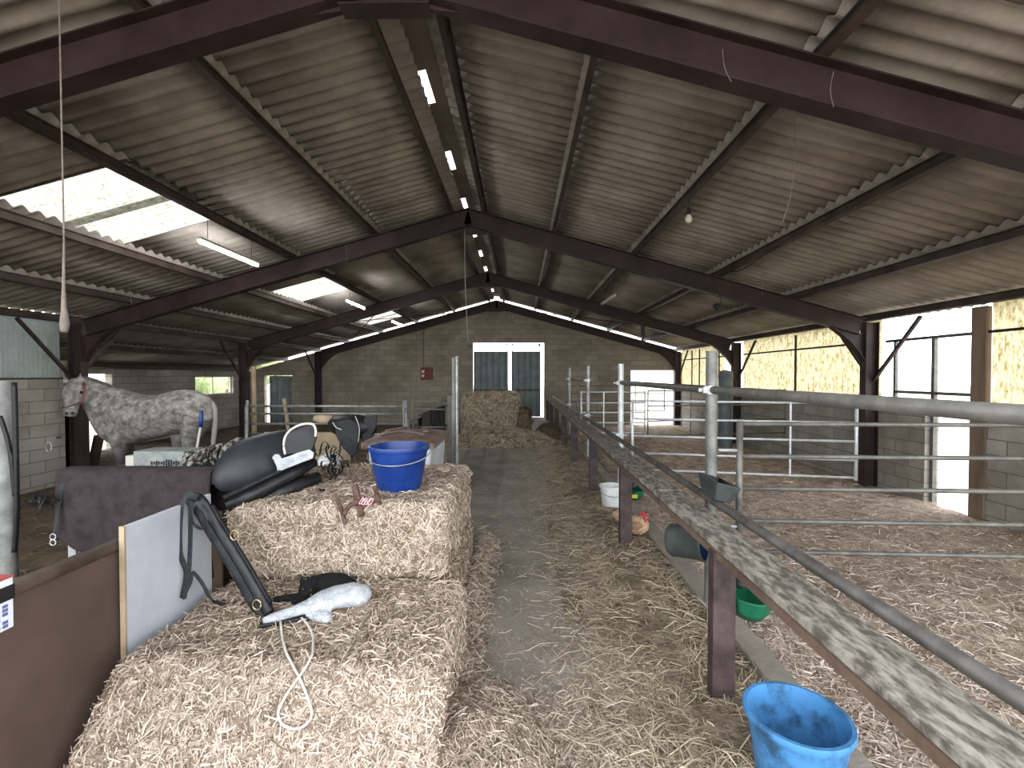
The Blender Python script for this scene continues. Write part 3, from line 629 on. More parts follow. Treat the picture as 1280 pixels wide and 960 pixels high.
# hay litter beside the bench and over the aisle
n = 42000; y = 1.3+11*RNG.random(n)**1.6; x = .62+.36*RNG.normal(size=n)*(.8)+.25; k = (x > .02) & (x < 1.27); x, y = x[k], y[k]; n = len(x)
hz = np.maximum(0, (x-.55))*.08*RNG.random(n)
pt = np.stack([x, y, hz+.003], 1)
tag(stalks('hay_litter', pt, np.tile([0, 0, 1.], (n, 1)), .06, .30, .0042, M_HAY, lift=.16), 'grey straw litter lying along the bench side of the aisle', 'hay', kind='stuff')
def hb(x, y): return .0+max(-.03, .05*min(1, max(0, (x-.55)/.3))+.035*nz(x, y, 2.1)+.02*nz(x, y, 6)-.012)
o = ground_bed('hay_litter', .3, 1.27, 1.2, 12, 40, 260, hb, M_HAYB); tag(o, 'matted damp hay under the plank bench', 'hay', kind='stuff')
n = 6500; y = 1.6+12*RNG.random(n)**1.7; x = -.55+1.6*RNG.random(n); w = RNG.random(n)
tag(stalks('floor_straw', np.stack([x, y, np.full(n, .002)], 1), np.tile([0, 0, 1.], (n, 1)), .015, .13, .0038, M_STRAW, lift=.05), 'scattered straw wisps on the bare concrete aisle', 'straw', kind='stuff')
n = 4500; a = RNG.normal(size=(n, 2)); x = .05+.25*a[:, 0]; y = 1.95+.22*a[:, 1]
tag(stalks('floor_straw', np.stack([x, y, np.full(n, .004)], 1), np.tile([0, 0, 1.], (n, 1)), .02, .12, .004, M_STRAW, lift=.15), 'thicker patch of straw on the near aisle floor', 'straw', kind='stuff')
# left pen litter
n = 16000; x = -1.9-8.5*RNG.random(n); y = 3+15*RNG.random(n); k_ = (y > 8.5) | (x > -7.7); x, y = x[k_], y[k_]; n = len(x)
tag(stalks('pen_litter', np.stack([x, y, np.full(n, PF+.01)], 1), np.tile([0, 0, 1.], (n, 1)), .08, .3, .009, M_HAYD, lift=.15), 'dark trampled litter on the left pen floor', 'bedding', kind='stuff')
# big hay bale by the end doors, spilled hay
t = thing('hay_bale', 'big brown hay bale standing before the end wall doors', 'hay bale', (-.9, 13.3, 0))
def hw(q):
    if q.x < -1.2: q.x -= (1.15-q.z)*.12
    return q
o = lump('bale_body', (-1.5, 12.6, 0), (-.05, 13.9, 1.13), M_HAYB, t, (30, 24, 22), .06, 3, hw, .12, 5)
p, nn = scatter_on(o, 9000, lambda c, m: (m[:, 2] > -.3)*1.0)
s = stalks('loose_stalks', p, nn, .1, .3, .012, M_HAY, t, lift=.4); s['kind'] = 'stuff'
def hp_(x, y): return max(-.03, .30*(1-((x+.5)/1.6)**2-((y-11.7)/1.25)**2)+.05*nz(x, y, 3))
o = ground_bed('spilled_hay', -2, 1.0, 10.2, 13.2, 40, 40, hp_, M_HAYB); tag(o, 'spilled hay heap in front of the big brown bale', 'hay', kind='stuff')
p, nn = scatter_on(o, 9000, lambda c, m: (c[:, 2] > -.0)*1.0)
tag(stalks('loose_hay', p, nn, .08, .28, .011, M_HAY, lift=.3), 'loose hay stalks over the spilled heap near the bale', 'hay', kind='stuff')
def hp2(x, y): return max(-.03, .36*(1-((x-.75)/.42)**2-((y-12.3)/1.1)**2)+.05*nz(x, y, 4))
o = ground_bed('hay_pile', .2, 1.2, 11, 13.6, 24, 34, hp2, M_HAYB); tag(o, 'small dark hay pile against the far bench legs', 'hay', kind='stuff')
p, nn = scatter_on(o, 3500, lambda c, m: (c[:, 2] > -.0)*1.0)
tag(stalks('loose_hay', p, nn, .08, .25, .012, M_HAYD, lift=.35), 'loose stalks over the small pile by the far bench', 'hay', kind='stuff')
t = thing('hay_net_clump', 'small brown clump of hay leaning on the right of the big bale', 'hay', (.15, 12.9, 0))
o = lump('hay_mass', (-.06, 12.6, 0), (.3, 13.1, .72), M_HAYB, t, (10, 10, 14), .06, 5, None, .12, 9)
p, nn = scatter_on(o, 1500); s = stalks('loose_stalks', p, nn, .08, .22, .011, M_HAYD, t, lift=.4); s['kind'] = 'stuff'

# ================================================================== THINGS ON THE BALES
bz = .905
t = bucket('deep blue bucket standing on top of the straw bales', (P(498, 600, 3.0).x, 3.02, .905), (.186), .135, .275, M_BLUE, handle=.05, lip=.010)
# rusty iron bracket with pink twine
t = thing('iron_bracket', 'rusty three pronged iron bracket tied with pink twine on the upper bale', 'ironwork', S_(445, 640))
Y = 2.66
def pr(px, py, Y=2.66): return P(px, py, Y)
q = MB(); q.loft([pr(419, 617, 2.68), pr(425, 633, 2.62), pr(432, 654, 2.57)], [(.006, .006), (.013, .009), (.014, .009)], 8); q.build('prong', M_RUST, t)
q = MB(); q.bar(pr(443, 606, 2.70), pr(452, 645, 2.60), .038, .02, (0, 1, .3)); q.build('prong', M_RUST, t, bevel=.004)
q = MB(); q.bar(pr(469, 609, 2.74), pr(475, 634, 2.66), .026, .018, (0, 1, .3)); q.build('prong', M_RUST, t, bevel=.004)
q = MB(); q.loft(spline([pr(431, 643, 2.58), pr(436, 633, 2.6), pr(446, 628, 2.62), pr(460, 627, 2.66), pr(473, 625, 2.70)]), [(.012, .014)]*25, 8); q.build('crossbar', M_RUST, t)
M_PINK = mat('pink twine', (214, 150, 160), (232, 176, 182), rough=.8)
q = MB()
for k in range(4):
    c = pr(454+k*3.2, 626, 2.62); q.tube(spline([c+V((.02*math.cos(a+k), -.012, .02*math.sin(a*1.3+k))) for a in [0, 1.5, 3, 4.5, 6]], 4), .0024, 5)
q.build('twine', M_PINK, t)
q = MB(); q.tube(spline([pr(424, 640, 2.56), S_(430, 668, .006), S_(434, 700, .006), S_(437, 728, .006)]), .003, 6); tag(q.build('baling_string', M_ROPE), 'pale baling string hanging down the upper bale front', 'string')
# glove
t = thing('work_glove', 'crumpled black glove on the upper bale behind the iron bracket', 'glove', S_(395, 622))
c = P(397, 618, 2.95); q = MB(); q.blob(c, (.055, .05, .03)); q.blob(c+V((.03, 0, .01)), (.035, .03, .025))
for k, (dx, dz) in enumerate(((-.075, -.03), (-.08, -.01), (-.07, .012), (-.05, .03), (.03, .04))): q.loft([c+V((dx*.3, 0, dz*.3)), c+V((dx*.7, -.02, dz*.8)), c+V((dx, -.03, dz-.01))], [.014, .013, .009], 8)
q.build('glove_body', M_FUR, t, remesh=.006)
# cord loop
pts = [(352, 781), (354, 800), (359, 820), (368, 838), (376, 853), (384, 872), (390, 890), (390, 902), (382, 912), (370, 916), (357, 912), (350, 903), (350, 892), (357, 878), (367, 862), (376, 850), (386, 835), (392, 820), (392, 800), (386, 786), (378, 777)]
q = MB(); q.tube(spline([S_(x, y, .022) for x, y in pts], 4), .0052, 8); tag(q.build('cord_loop', M_ROPE, smooth=True), 'crossed loop of pale cord hanging over the front bale', 'cord')

# harness pad, fleece girth
t = thing('harness_pad', 'long black padded harness strap leaning from the board to the bale', 'harness', G(335, 775, .5))
path = spline([P(236, 622, 2.38), P(250, 632, 2.36), P(268, 662, 2.34), P(295, 705, 2.30), P(318, 745, 2.27), P(333, 771, 2.24)], 5)
q = MB(); q.loft(path, [(.05*min(1, .5+i/6), .022) for i in range(len(path))], 12, up=(-.3, -1, .3)); pad = q.build('pad', M_BLACK, t, smooth=True)
q = MB(); off = V((-.008, -.026, .0)); q.loft([p+off for p in path], [(.018, .008)]*len(path), 8, up=(-.3, -1, .3)); q.build('centre_strap', M_BLACKF, pad)
q = MB(); q.loft([p+V((.045, .005, .015)) for p in path[6:-3]], [(.012, .012)]*len(path[6:-3]), 8, up=(-.3, -1, .3)); q.build('piping', M_BLACK, pad)
def rib(b, pts, w, th=.003): b.loft(spline(pts, 5), [(w/2, th)]*((len(pts)-1)*5+1), 6, up=(-.2, -1, .2))
q = MB(); rib(q, [P(247, 622, 2.33), P(232, 620, 2.31), P(226, 640, 2.30), P(225, 690, 2.29), P(233, 715, 2.27), P(228, 748, 2.26)], .034); q.build('strap', M_BLACKF, t)
q = MB(); rib(q, [P(238, 630, 2.32), P(238, 670, 2.29), P(236, 715, 2.27), P(230, 748, 2.25)], .028); q.build('strap', M_BLACKF, t)
q = MB(); rib(q, [P(228, 748, 2.26), P(238, 728, 2.25), P(241, 716, 2.25), P(252, 728, 2.25), P(263, 748, 2.24), S_(270, 756, .02), S_(283, 760, .015)], .022); q.build('strap', M_BLACKF, t)
q = MB(); rib(q, [P(245, 628, 2.30), P(257, 645, 2.28), P(254, 660, 2.28), P(243, 655, 2.29), P(240, 638, 2.3), P(246, 628, 2.3)], .018); q.build('strap', M_BLACK, t)
M_BRASS = mat('dull brass', (176, 160, 110), (200, 186, 140), rough=.35, metal=.8)
for px, py in ((293, 669), (321, 756)):
    c = P(px, py, 2.22 if py > 700 else 2.3); q = MB(); q.tube([c+V((.020*math.cos(a), -.0, .024*math.sin(a))) for a in [2*PI*i/16 for i in range(17)]], .0035, 6); q.build('ring', M_BRASS, t, smooth=True)
q = MB(); q.blob(P(331, 758, 2.26), (.035, .03, .03)); q.build('buckle_cover', M_BLACK, t, smooth=True)
t = thing('fleece_girth', 'white fleece cover on a black girth lying beside the black cat', 'girth', S_(400, 775))
M_FLC = mat('white fleece', (160, 163, 170), (196, 199, 206), rough=1, scale=30, bump=.8, bscale=120, spec=.05)
def gl(px, py, h): g = G(px, py, .47+h); return g
q = MB(); q.loft([gl(328, 776, .03), gl(345, 771, .035), gl(365, 765, .04), gl(385, 758, .045), gl(402, 752, .05), gl(420, 746, .055), gl(440, 743, .055), gl(455, 745, .05), gl(462, 748, .04)],
                 [(.016, .014), (.028, .022), (.030, .024), (.04, .030), (.078, .042), (.082, .048), (.082, .054), (.068, .046), (.026, .022)], 16)
q.loft([gl(392, 765, .02), gl(405, 770, .02), gl(412, 776, .012)], [(.05, .028), (.045, .026), (.018, .014)], 12)
q.build('fleece', M_FLC, t, remesh=.007)
q = MB(); q.bar(gl(325, 781, .008), gl(388, 771, .01), .05, .022); q.build('girth_strap', M_BLACK, t, bevel=.005)
# black cat
t = thing('cat', 'black cat lying behind the white fleece on the straw', 'cat', S_(410, 750))
Yc = 2.50; k = Yc/F
def cp(px, py, dy=0): return P(px, py, Yc+dy)
q = MB(); q.loft([cp(380, 742), cp(392, 736, .02), cp(408, 733, .04), cp(425, 732, .05), cp(438, 737, .05), cp(445, 744, .04)], [14*k, 16*k, 17*k, 16*k, 13*k, 7*k], 14)
q.blob(cp(386, 737, -.03), (12.5*k, 12*k, 11.5*k)); q.blob(cp(383, 742, -.07), (6*k, 5*k, 5*k))
for ex in (377.5, 394): q.loft([cp(ex, 729, -.02), cp(ex+(-.5 if ex < 385 else 1), 724, -.02), cp(ex+(-1.5 if ex < 385 else 2), 718.5, -.02)], [(4.6*k, 2.4*k), (3*k, 1.6*k), (.8*k, .6*k)], 8)
q.loft([cp(384, 745, -.04), cp(370, 746, -.10), cp(354, 748, -.14), cp(342, 750, -.15)], [7*k, 4.6*k, 4.2*k, 4.4*k], 10)
q.loft([cp(388, 748, -.05), cp(378, 751, -.12), cp(364, 752, -.15)], [6*k, 4.6*k, 4*k], 10)
q.build('cat_body', M_FUR, t, remesh=.0065)
q = MB()
for ex, ey in ((378.5, 736.5), (388.5, 737.5)): q.blob(cp(ex, ey, -.078), .0048, 8, 6)
q.build('eyes', mat('cat eye', (96, 92, 40), rough=.2), t, smooth=True)
q = MB(); q.loft(spline([cp(444, 742, .05), cp(436, 752, .0), cp(425, 755, -.03)], 5), [4*k]*11, 8); q.build('tail', M_FUR, t, smooth=True)

# white board, brown partition, pipe
t = thing('white_board', 'white laminated board standing between the straw bales and brown partition', 'board', (-1.70, 2.2, 0))
q = MB(); q.box((-1.70, 1.97, .0), (-1.682, 2.53, .985)); q.build('panel', mat('white laminate', (160, 164, 174), (182, 186, 194), rough=.4, scale=2), t, bevel=.002)
q = MB(); q.box((-1.702, 1.962, .0), (-1.680, 1.972, .987)); q.build('panel_edge', M_TAN, t)
t = thing('brown_partition', 'brown plywood partition at the lower left with a pipe on top', 'partition', (-1.76, 1.2, 0))
M_BRN = mat('brown film ply', (70, 56, 50), (96, 80, 72), rough=.5, scale=1.8, lo=.3, hi=.7, bump=.05, detail=10)
q = MB(); q.box((-1.75, .2, .0), (-1.728, 2.02, .88)); q.build('plywood_sheet', M_BRN, t, bevel=.002)
q = MB(); q.tube([(-1.735, .2, .90), (-1.735, 2.0, .90)], .028, 16); q.build('pipe', mat('brown grey pipe', (90, 76, 68), (122, 106, 94), rough=.5, scale=8), t, smooth=True)
for k, (a, c) in enumerate((((139, 760), (160, 742)), ((140, 712), (158, 722)), ((148, 770), (163, 762)), ((150, 700), (160, 712)))): pass
# cardboard box
t = thing('cardboard_box', 'red and white printed box at the far left edge', 'box', P(0, 780, 1.5))
cx, cy = P(17, 740, 1.28).x, 1.04; z1 = 1.07; z0 = .930
q = MB(); q.box((cx-.62, cy-.0, z0), (cx, cy+.24, z1)); crt = q.build('carton', mat('white print', (205, 208, 222), rough=.6), t, bevel=.003)
q = MB(); q.box((cx-.621, cy-.002, z1), (cx+.001, cy+.242, z1+.004)); q.build('red_top', mat('red print', (160, 78, 74), (146, 62, 60), rough=.6), t)
q = MB(); q.box((cx-.05, cy-.003, z1-.06), (cx+.002, cy+.242, z1-.02)); q.build('black_band', M_BLACK, crt)
q = MB()
for i in range(6):
    for j in range(3):
        if (i*3+j*5) % 4: q.box((cx, cy+.17+.02*j, z0+.008+.011*i), (cx+.002, cy+.183+.02*j, z0+.016+.011*i))
q.build('small_print', mat('slate ink', (90, 98, 140), rough=.6), crt)

# ------------------------------------------------------------------ saddle heap
t = thing('saddle', 'big black saddle lying on its side on the bales', 'saddle', (-1.6, 3.0, .9))
M_SAD = mat('worn black leather', (20, 21, 23), (46, 49, 55), rough=.5, scale=5, lo=.3, hi=.75, bump=.1)
st = [(274, 612, 2.72, 6), (281, 603, 2.76, 22), (295, 592, 2.82, 33), (315, 583, 2.9, 38), (338, 578, 2.98, 38), (360, 569, 3.06, 35), (378, 562, 3.14, 27), (393, 558, 3.2, 12)]
q = MB(); q.loft([P(a, b_, y) for a, b_, y, r in st], [(r*y/F, r*y/F*.8) for a, b_, y, r in st], 20, up=(0, 1, 0)); q.build('seat', M_SAD, t, smooth=True, subd=1)
ol = [(357, 568), (355, 556), (357, 546), (363, 538), (373, 532), (384, 529.5), (392, 531), (395, 538), (394, 548), (391, 558), (387, 566)]
op = spline([P(x, y, 2.84+abs(x-376)*.002) for x, y in ol], 4)
q = MB(); q.prism(op, (0.0, .028, 0)); q.build('cantle', mat('charcoal suede', (40, 40, 42), (56, 56, 58), rough=.8), t, bevel=.004); ct = [x for x in t.children if x.name.startswith('cantle')][0]
q = MB(); q.tube([p+V((0, -.003, 0)) for p in op[:32]], .0075, 8); q.build('cantle_rim', M_CREAM, ct, smooth=True)
pl = [(340, 572), (343, 568), (348, 568), (352, 573), (362, 570), (372, 566), (386, 562), (392, 566), (391, 573), (347, 590), (345, 582)]
q = MB(); q.prism([P(x, y, 2.80) for x, y in pl], (0, .012, 0)); q.build('foil_plate', mat('bare aluminium', (150, 154, 162), (182, 186, 194), rough=.35, metal=.6, bump=.2), t, bevel=.002)
a, c = P(284, 634, 2.62), P(394, 577, 3.0)
q = MB(); q.loft([a, a.lerp(c, .3), a.lerp(c, .7), c], [(.03, .03), (.042, .04), (.042, .04), (.03, .03)], 14); q.build('panel_roll', M_BLACK, t, smooth=True)
a, c = P(322, 628, 2.74), P(398, 596, 3.05)
q = MB(); q.loft([a, a.lerp(c, .5), c], [(.02, .02), (.05, .05), (.04, .04)], 14); q.build('panel_roll', M_BLACK, t, smooth=True)
q = MB(); q.bar(P(279, 622, 2.6), P(395, 567, 2.96), .03, .014); q.build('girth_strap', M_BLACKF, t, bevel=.003)
def tack(nm, px, py, Y, n, rr, seed):
    rd = random.Random(seed); c = P(px, py, Y); t = thing('bridle', nm, 'bridle', c)
    for k in range(n):
        q = MB(); ph = rd.random()*6; ax = V((rd.uniform(-1, 1), rd.uniform(-.6, .6), rd.uniform(-1, 1))).normalized(); R = Matrix.Rotation(rd.uniform(0, 3), 3, ax); ra, rb = rr*rd.uniform(.6, 1.2), rr*rd.uniform(.3, .8); o = V((rd.uniform(-rr, rr), rd.uniform(-.05, .05), rd.uniform(-.3, .5)*rr))
        pts = [c+o+R @ V((ra*math.cos(a), .03*math.sin(2*a+ph), rb*math.sin(a))) for a in [2*PI*i/18 for i in range(19)]]
        q.loft(pts, [(.007, .002)]*19, 6); q.build('strap', M_BLACK, t)
    return t
tack('tangled black bridle at the right end of the big saddle', 410, 588, 3.25, 7, .075, 3)
tack('black bridle draped over the white helmet behind the saddle', 412, 568, 3.7, 5, .10, 5)
tack('black bridle hanging beside the draped brown blanket', 56, 628, 2.85, 6, .06, 8)
c = P(412, 577, 3.8); q = MB(); q.blob(c, (.09, .11, .07)); tag(q.build('riding_helmet', M_WBKT, smooth=True), 'white helmet among the bridles behind the saddle', 'helmet')
# support for the saddle and tack: plank partition behind bales
t = thing('plank_partition', 'grey ribbed panel partition under the brown blanket', 'partition', (-2.3, 2.95, PF))
M_BG = mat('blue grey ribbed sheet', (92, 102, 118), (124, 134, 148), rough=.5, metal=.2, scale=3)
q = MB(); q.grid(lambda u, v: (-2.86+.86*u, 3.0-(.02 if int(u*36) % 4 == 0 else 0), PF+(1.22)*v), 72, 1); q.build('ribbed_sheet', M_BG, t, solid=.004)
q = MB(); q.box((-2.88, 2.97, .93), (-1.76, 3.03, 1.0)); q.build('top_beam', M_TAN, t, bevel=.004)
q = MB(); q.box((-2.9, 2.96, PF), (-2.85, 3.04, .98)); q.build('end_post', M_GALV, t)
# brown blanket over it
b = MB()
x0, x1 = P(66, 590, 2.9).x, P(262, 590, 2.9).x
def blk(u, v):
    x = x0+(x1-x0)*u; bot = .68*(.62+.38*min(1, u*2.2))*(1-.04*math.sin(9*u)); s = (v-.22)*1.0
    fold = .012*math.sin(u*17+v*3)+.008*math.sin(u*31)
    if v < .22: w = v/.22; return V((x, 3.10-.02*w+fold, .75+.29*w-.02))
    if v < .3: w = (v-.22)/.08; return V((x, 3.08-.16*w, 1.025+.012*math.sin(PI*w)-.01*abs(u-.5)))
    w = (v-.3)/.7; return V((x+.06*w*(.5-u)*0, 2.92-.02*math.sin(PI*w)+fold*(.5+w), 1.02-bot*w+.0))
b.grid(blk, 60, 40); tag(b.build('horse_blanket', mat('brown wool', (38, 31, 33), (54, 46, 48), rough=.95, scale=12, bump=.3), smooth=True, solid=.01), 'dark brown blanket draped over the panel at left', 'blanket')
# white trough box, coiled webbing, broom
t = thing('white_crate', 'long whitish box with dark marks below the horse', 'box', (-3.2, 4.0, .9))
a = P(178, 583, 4.2); c = P(240, 565, 4.2)
q = MB(); q.box((a.x, 4.1, a.z), (c.x, 4.35, P(200, 562, 4.2).z)); q.build('crate_body', mat('dirty white', (112, 118, 118), (150, 154, 152), rough=.7, scale=8), t, bevel=.006)
q = MB(); rd = random.Random(4)
for i in range(12): xx = a.x+.16+.022*i; hh = rd.uniform(.01, .035); q.box((xx, 4.094, a.z+.05-hh), (xx+.012, 4.1, a.z+.05+hh))
q.build('dark_marks', M_BLACK, t)
q = MB(); q.box((a.x-.09, 4.12, a.z+.01), (a.x, 4.3, a.z+.11)); q.build('end_block', M_CREAM, t, bevel=.005)
q = MB(); q.box((a.x-.3, 4.0, PF), (c.x+.4, 4.5, a.z-.003)); tag(q.build('feed_chest', M_DIRT, bevel=.01), 'dark chest below the long whitish box', 'chest')
t = thing('webbing_bundle', 'bundle of grey patterned webbing coils between the horse and saddle', 'webbing', P(262, 590, 3.6))
M_CAM = mat('mottled webbing', (30, 28, 28), (150, 146, 140), rough=.8, scale=40, lo=.45, hi=.58); rd = random.Random(2)
for k in range(11):
    u = k/10; c = P(238+u*62, 583-u*24, 3.45+.35*u); r = .085-.03*u; q = MB(); R = Matrix.Rotation(rd.uniform(-.5, .5), 3, 'Z') @ Matrix.Rotation(rd.uniform(-.35, .35)+.2, 3, 'Y')
    q.loft([c+R @ V((.012*math.sin(2*a), r*math.cos(a), r*1.15*math.sin(a))) for a in [2*PI*i/16 for i in range(17)]], [(.022, .018)]*17, 8); q.build('coil', M_CAM, t, smooth=True)
q = MB(); q.tube([P(234, 592, 3.4), P(305, 562, 3.9)], .05, 10); q.build('core_roll', M_BLACKF, t)
t = thing('broom', 'white broom handle with a blue grip standing before the horse rump', 'broom', P(236, 640, 5.0))
q = MB(); _a, _b = P(241, 590, 5.0), P(251, 532, 5.0); _g = _b+(_a-_b)*((_b.z-PF-.03)/(_b.z-_a.z)); q.tube([_g, _b], .013, 10); shf = q.build('shaft', M_CREAM, t, smooth=True)
q = MB(); q.loft([P(250.5, 534, 5.0), P(251.5, 526, 5.0), P(252, 515, 5.0), P(252.5, 513, 5.0)], [.017, .022, .018, .01], 10); q.build('grip', M_BLUE, shf, smooth=True)['label'] = 'blue grip'
q = MB(); q.box(_g-V((.16, .04, .03)), _g+V((.16, .04, .035))); q.build('broom_head', M_BLACKF, t, bevel=.01)
# white post, hose, far left
t = thing('whitewashed_post', 'round whitewashed timber post at the far left edge', 'post', V((P(8, 600, 3.4).x, 3.4, PF)))
x = P(8, 600, 3.4).x; q = MB(); q.loft([(x, 3.4, PF), (x, 3.4, .6), (x-.005, 3.4, P(0, 476, 3.4).z)], [.056, .054, .05], 14); q.build('timber', mat('whitewash', (104, 104, 102), (146, 146, 144), rough=.8, scale=6), t, smooth=True)
q = MB(); q.tube(spline([P(18, 478, 3.3), P(20, 560, 3.3), P(21, 640, 3.3), P(18, 690, 3.3)]), .016, 10); q.tube(spline([P(0, 520, 3.3), P(12, 560, 3.3), P(19, 620, 3.3)]), .014, 8); tag(q.build('black_hose', M_BLACK, smooth=True), 'black hose strapped beside the whitewashed post', 'hose')
q = MB(); q.tube([P(15, 724, 2.9), P(88, 719, 2.9)], .012, 8); tag(q.build('tie_rail', M_DARKP), 'thin black rail low at the left behind the partition', 'rail')
q = MB(); q.tube([P(18, 556, 7.6), P(77, 546, 8.0)], .02, 8); tag(q.build('wall_rail', M_DARKP), 'dark rail across the left wall behind the whitewashed post', 'rail')
c = P(59, 560, 7.6); q = MB(); q.tube(spline([c+V((0, 0, -.06)), c+V((-.03, 0, .04)), c+V((.03, 0, .09)), c+V((.07, 0, .04)), c+V((.06, 0, -.04))]), .01, 6); tag(q.build('rope_loop', M_ROPE), 'small pale rope loop on the left wall rail', 'rope')
c = P(66, 671, 2.85); t = thing('halter_strap', 'black strap with two small steel rings hanging at the left end of the blanket', 'strap', c)
q = MB(); q.loft([V((-2.885, 2.93, .99)), c+V((0, .03, .14)), c+V((0, .01, .02))], [(.012, .003)]*3, 6, up=(0, 1, 0)); q.build('strap', M_BLACKF, t)
for dz in (0, .035): q = MB(); q.tube([c+V((.018*math.cos(a), 0, -dz+.018*math.sin(a))) for a in [2*PI*i/14 for i in range(15)]], .003, 6); q.build('ring', M_GALVB, t, smooth=True)

# ------------------------------------------------------------------ wheelie bin
t = thing('wheeled_bin', 'pale grey wheeled bin with a brown lid behind the blue bucket', 'bin', (-1.06, 4.35, 0))
bx0, bx1, by0, by1 = -1.33, -.74, 3.99, 4.85
M_BINB = mat('pale grey plastic', (168, 172, 176), (192, 196, 200), rough=.5, scale=3); M_LID = mat('brown plastic lid', (70, 52, 50), (116, 100, 90), rough=.55, scale=6)
q = MB(); b0 = [(bx0+.08, by0+.08, .06), (bx1-.08, by0+.08, .06), (bx1-.08, by1-.12, .06), (bx0+.08, by1-.12, .06)]; b1 = [(bx0+.02, by0+.02, 1.04), (bx1-.02, by0+.02, 1.04), (bx1-.02, by1-.04, 1.04), (bx0+.02, by1-.04, 1.04)]
q.add(b0+b1, [(0, 3, 2, 1), (4, 5, 6, 7), (0, 1, 5, 4), (1, 2, 6, 5), (2, 3, 7, 6), (3, 0, 4, 7)]); q.build('bin_body', M_BINB, t, bevel=.02)
q = MB(); q.box((bx0, by0, 1.015), (bx1, by1, 1.05)); q.build('bin_rim', M_BINB, t, bevel=.008)
q = MB(); q.grid(lambda u, v: (bx0-.015+(bx1-bx0+.03)*u, by0-.03+(by1-by0)*v, 1.055+.06*math.sin(PI*min(1, max(0, v)))**.5*(1-(2*u-1)**6)*.9+.0*u), 20, 20)
q.add([(bx0-.015, by0-.03, 1.01), (bx1+.015, by0-.03, 1.01), (bx1+.015, by0-.03, 1.055), (bx0-.015, by0-.03, 1.055)], [(0, 1, 2, 3)])
q.add([(bx1+.015, by0-.03, 1.01), (bx1+.015, by1-.03, 1.01), (bx1+.015, by1-.03, 1.055), (bx1+.015, by0-.03, 1.055)], [(0, 1, 2, 3)]); lid = q.build('bin_lid', M_LID, t, solid=.008)
q = MB(); q.tube(spline([(bx0+.1, by0+.12, 1.11), (-1.06, by0+.2, 1.13), (bx1-.1, by0+.12, 1.11)]), .012, 8); q.bar((bx0+.12, by0+.3, 1.118), (bx0+.2, by0+.62, 1.115), .05, .02); q.bar((bx1-.12, by0+.3, 1.118), (bx1-.2, by0+.62, 1.115), .05, .02); q.build('lid_ribs', M_LID, lid)
q = MB(); q.tube([(bx0+.05, by1+.02, 1.0), (bx1-.05, by1+.02, 1.0)], .016, 10); q.build('bin_handle', M_LID, t)
for x in (bx0+.03, bx1-.07): q = MB(); q.loft([(x, by1-.08, .1), (x+.04, by1-.08, .1)], [.1, .1], 20); q.build('wheel', M_BLACK, t)

# ------------------------------------------------------------------ left railings, aisle-left post and fence
t = thing('aisle_post', 'tall thin double upright at the left edge of the aisle', 'post', (-.66, 4.9, 0))
q = MB(); q.bar((P(567, 500, 4.95).x, 4.95, 0), (P(567, 500, 4.95).x, 4.95, P(567, 447, 4.95).z), .03, .03, (0, 1, 0)); q.build('flat_upright', M_GALVD, t)
q = MB(); q.tube([(P(571, 500, 4.9).x, 4.9, 0), (P(571, 500, 4.9).x, 4.9, P(571, 449, 4.9).z)], .015, 10); q.blob((P(571, 500, 4.9).x, 4.9, P(571, 447, 4.9).z), .02, 8, 6); q.build('round_upright', M_GALV, t)
def rail_fence(nm, a, c, zs, posts, m, r=.02, name='rail_fence', zt_=None):
    a, c = V((a[0], a[1], 0)), V((c[0], c[1], 0)); t = thing(name, nm, 'fence', (a+c)/2)
    for z in zs: q = MB(); q.tube([a+V((0, 0, z)), c+V((0, 0, z))], r, 10); q.build('rail', m, t, smooth=True)
    for u in posts: p = a.lerp(c, u); q = MB(); q.tube([p+V((0, 0, PF if p.x < -1.8 else 0)), p+V((0, 0, zt_ or zs[0]+.03))], r*1.2, 10); q.build('fence_upright', m, t, smooth=True)
a = P(309, 508, 8.0); c = P(508, 508, 8.0)
rail_fence('pale tubular fence across the left pen beyond the saddle', (a.x, 8.0), (c.x, 8.0), [1.10, .97, .80, .62], (0, .985, 1), M_GALV, zt_=1.2)
rail_fence('tubular fence along the left side of the aisle holding blankets', (-1.47, 6.2), (-1.47, 11.5), [1.02, .75, .45], (0, .3, .65, 1), M_GALVD)
a = P(516, 505, 6.6); c = P(560, 499, 6.6)
rail_fence('thin tube frame between the bin and the aisle post', (a.x, 6.6), (c.x, 6.6), [1.26, 1.15, .9], (0, 1), M_GALVD, r=.012)
q = MB(); x = P(563, 530, 6.4).x; q.box((x-.04, 6.36, 0), (x+.03, 6.44, P(563, 494, 6.4).z)); tag(q.build('dark_post', M_DARKP, bevel=.004), 'dark square post behind the thin aisle upright', 'post')
for i, (y0, y1, cc, nm) in enumerate(((6.9, 7.5, (62, 56, 56), 'grey brown blanket, nearest of those hung on the aisle fence'), (7.6, 8.2, (30, 32, 40), 'black blanket, middle of those hung on the aisle fence'), (8.3, 9.0, (24, 26, 30), 'dark blanket, farthest of those hung on the aisle fence'))):
    def bf(u, v, y0=y0, y1=y1):
        y = y0+(y1-y0)*u; f = .018*math.sin(u*14+i)
        if v < .45: return V((-1.47-.03+f*.5, y, .55+.49*v/.45))
        if v < .55: w = (v-.45)/.1; return V((-1.5+.065*w, y, 1.045+.008*math.sin(PI*w)))
        w = (v-.55)/.45; return V((-1.435+f*w, y, 1.04-.52*w))
    b = MB(); b.grid(bf, 20, 24); tag(b.build('hung_blanket', mat('blanket %d' % i, cc, tuple(k+14 for k in cc), rough=.95, scale=10), smooth=True, solid=.008), nm, 'blanket', 'blankets hung on the aisle fence')
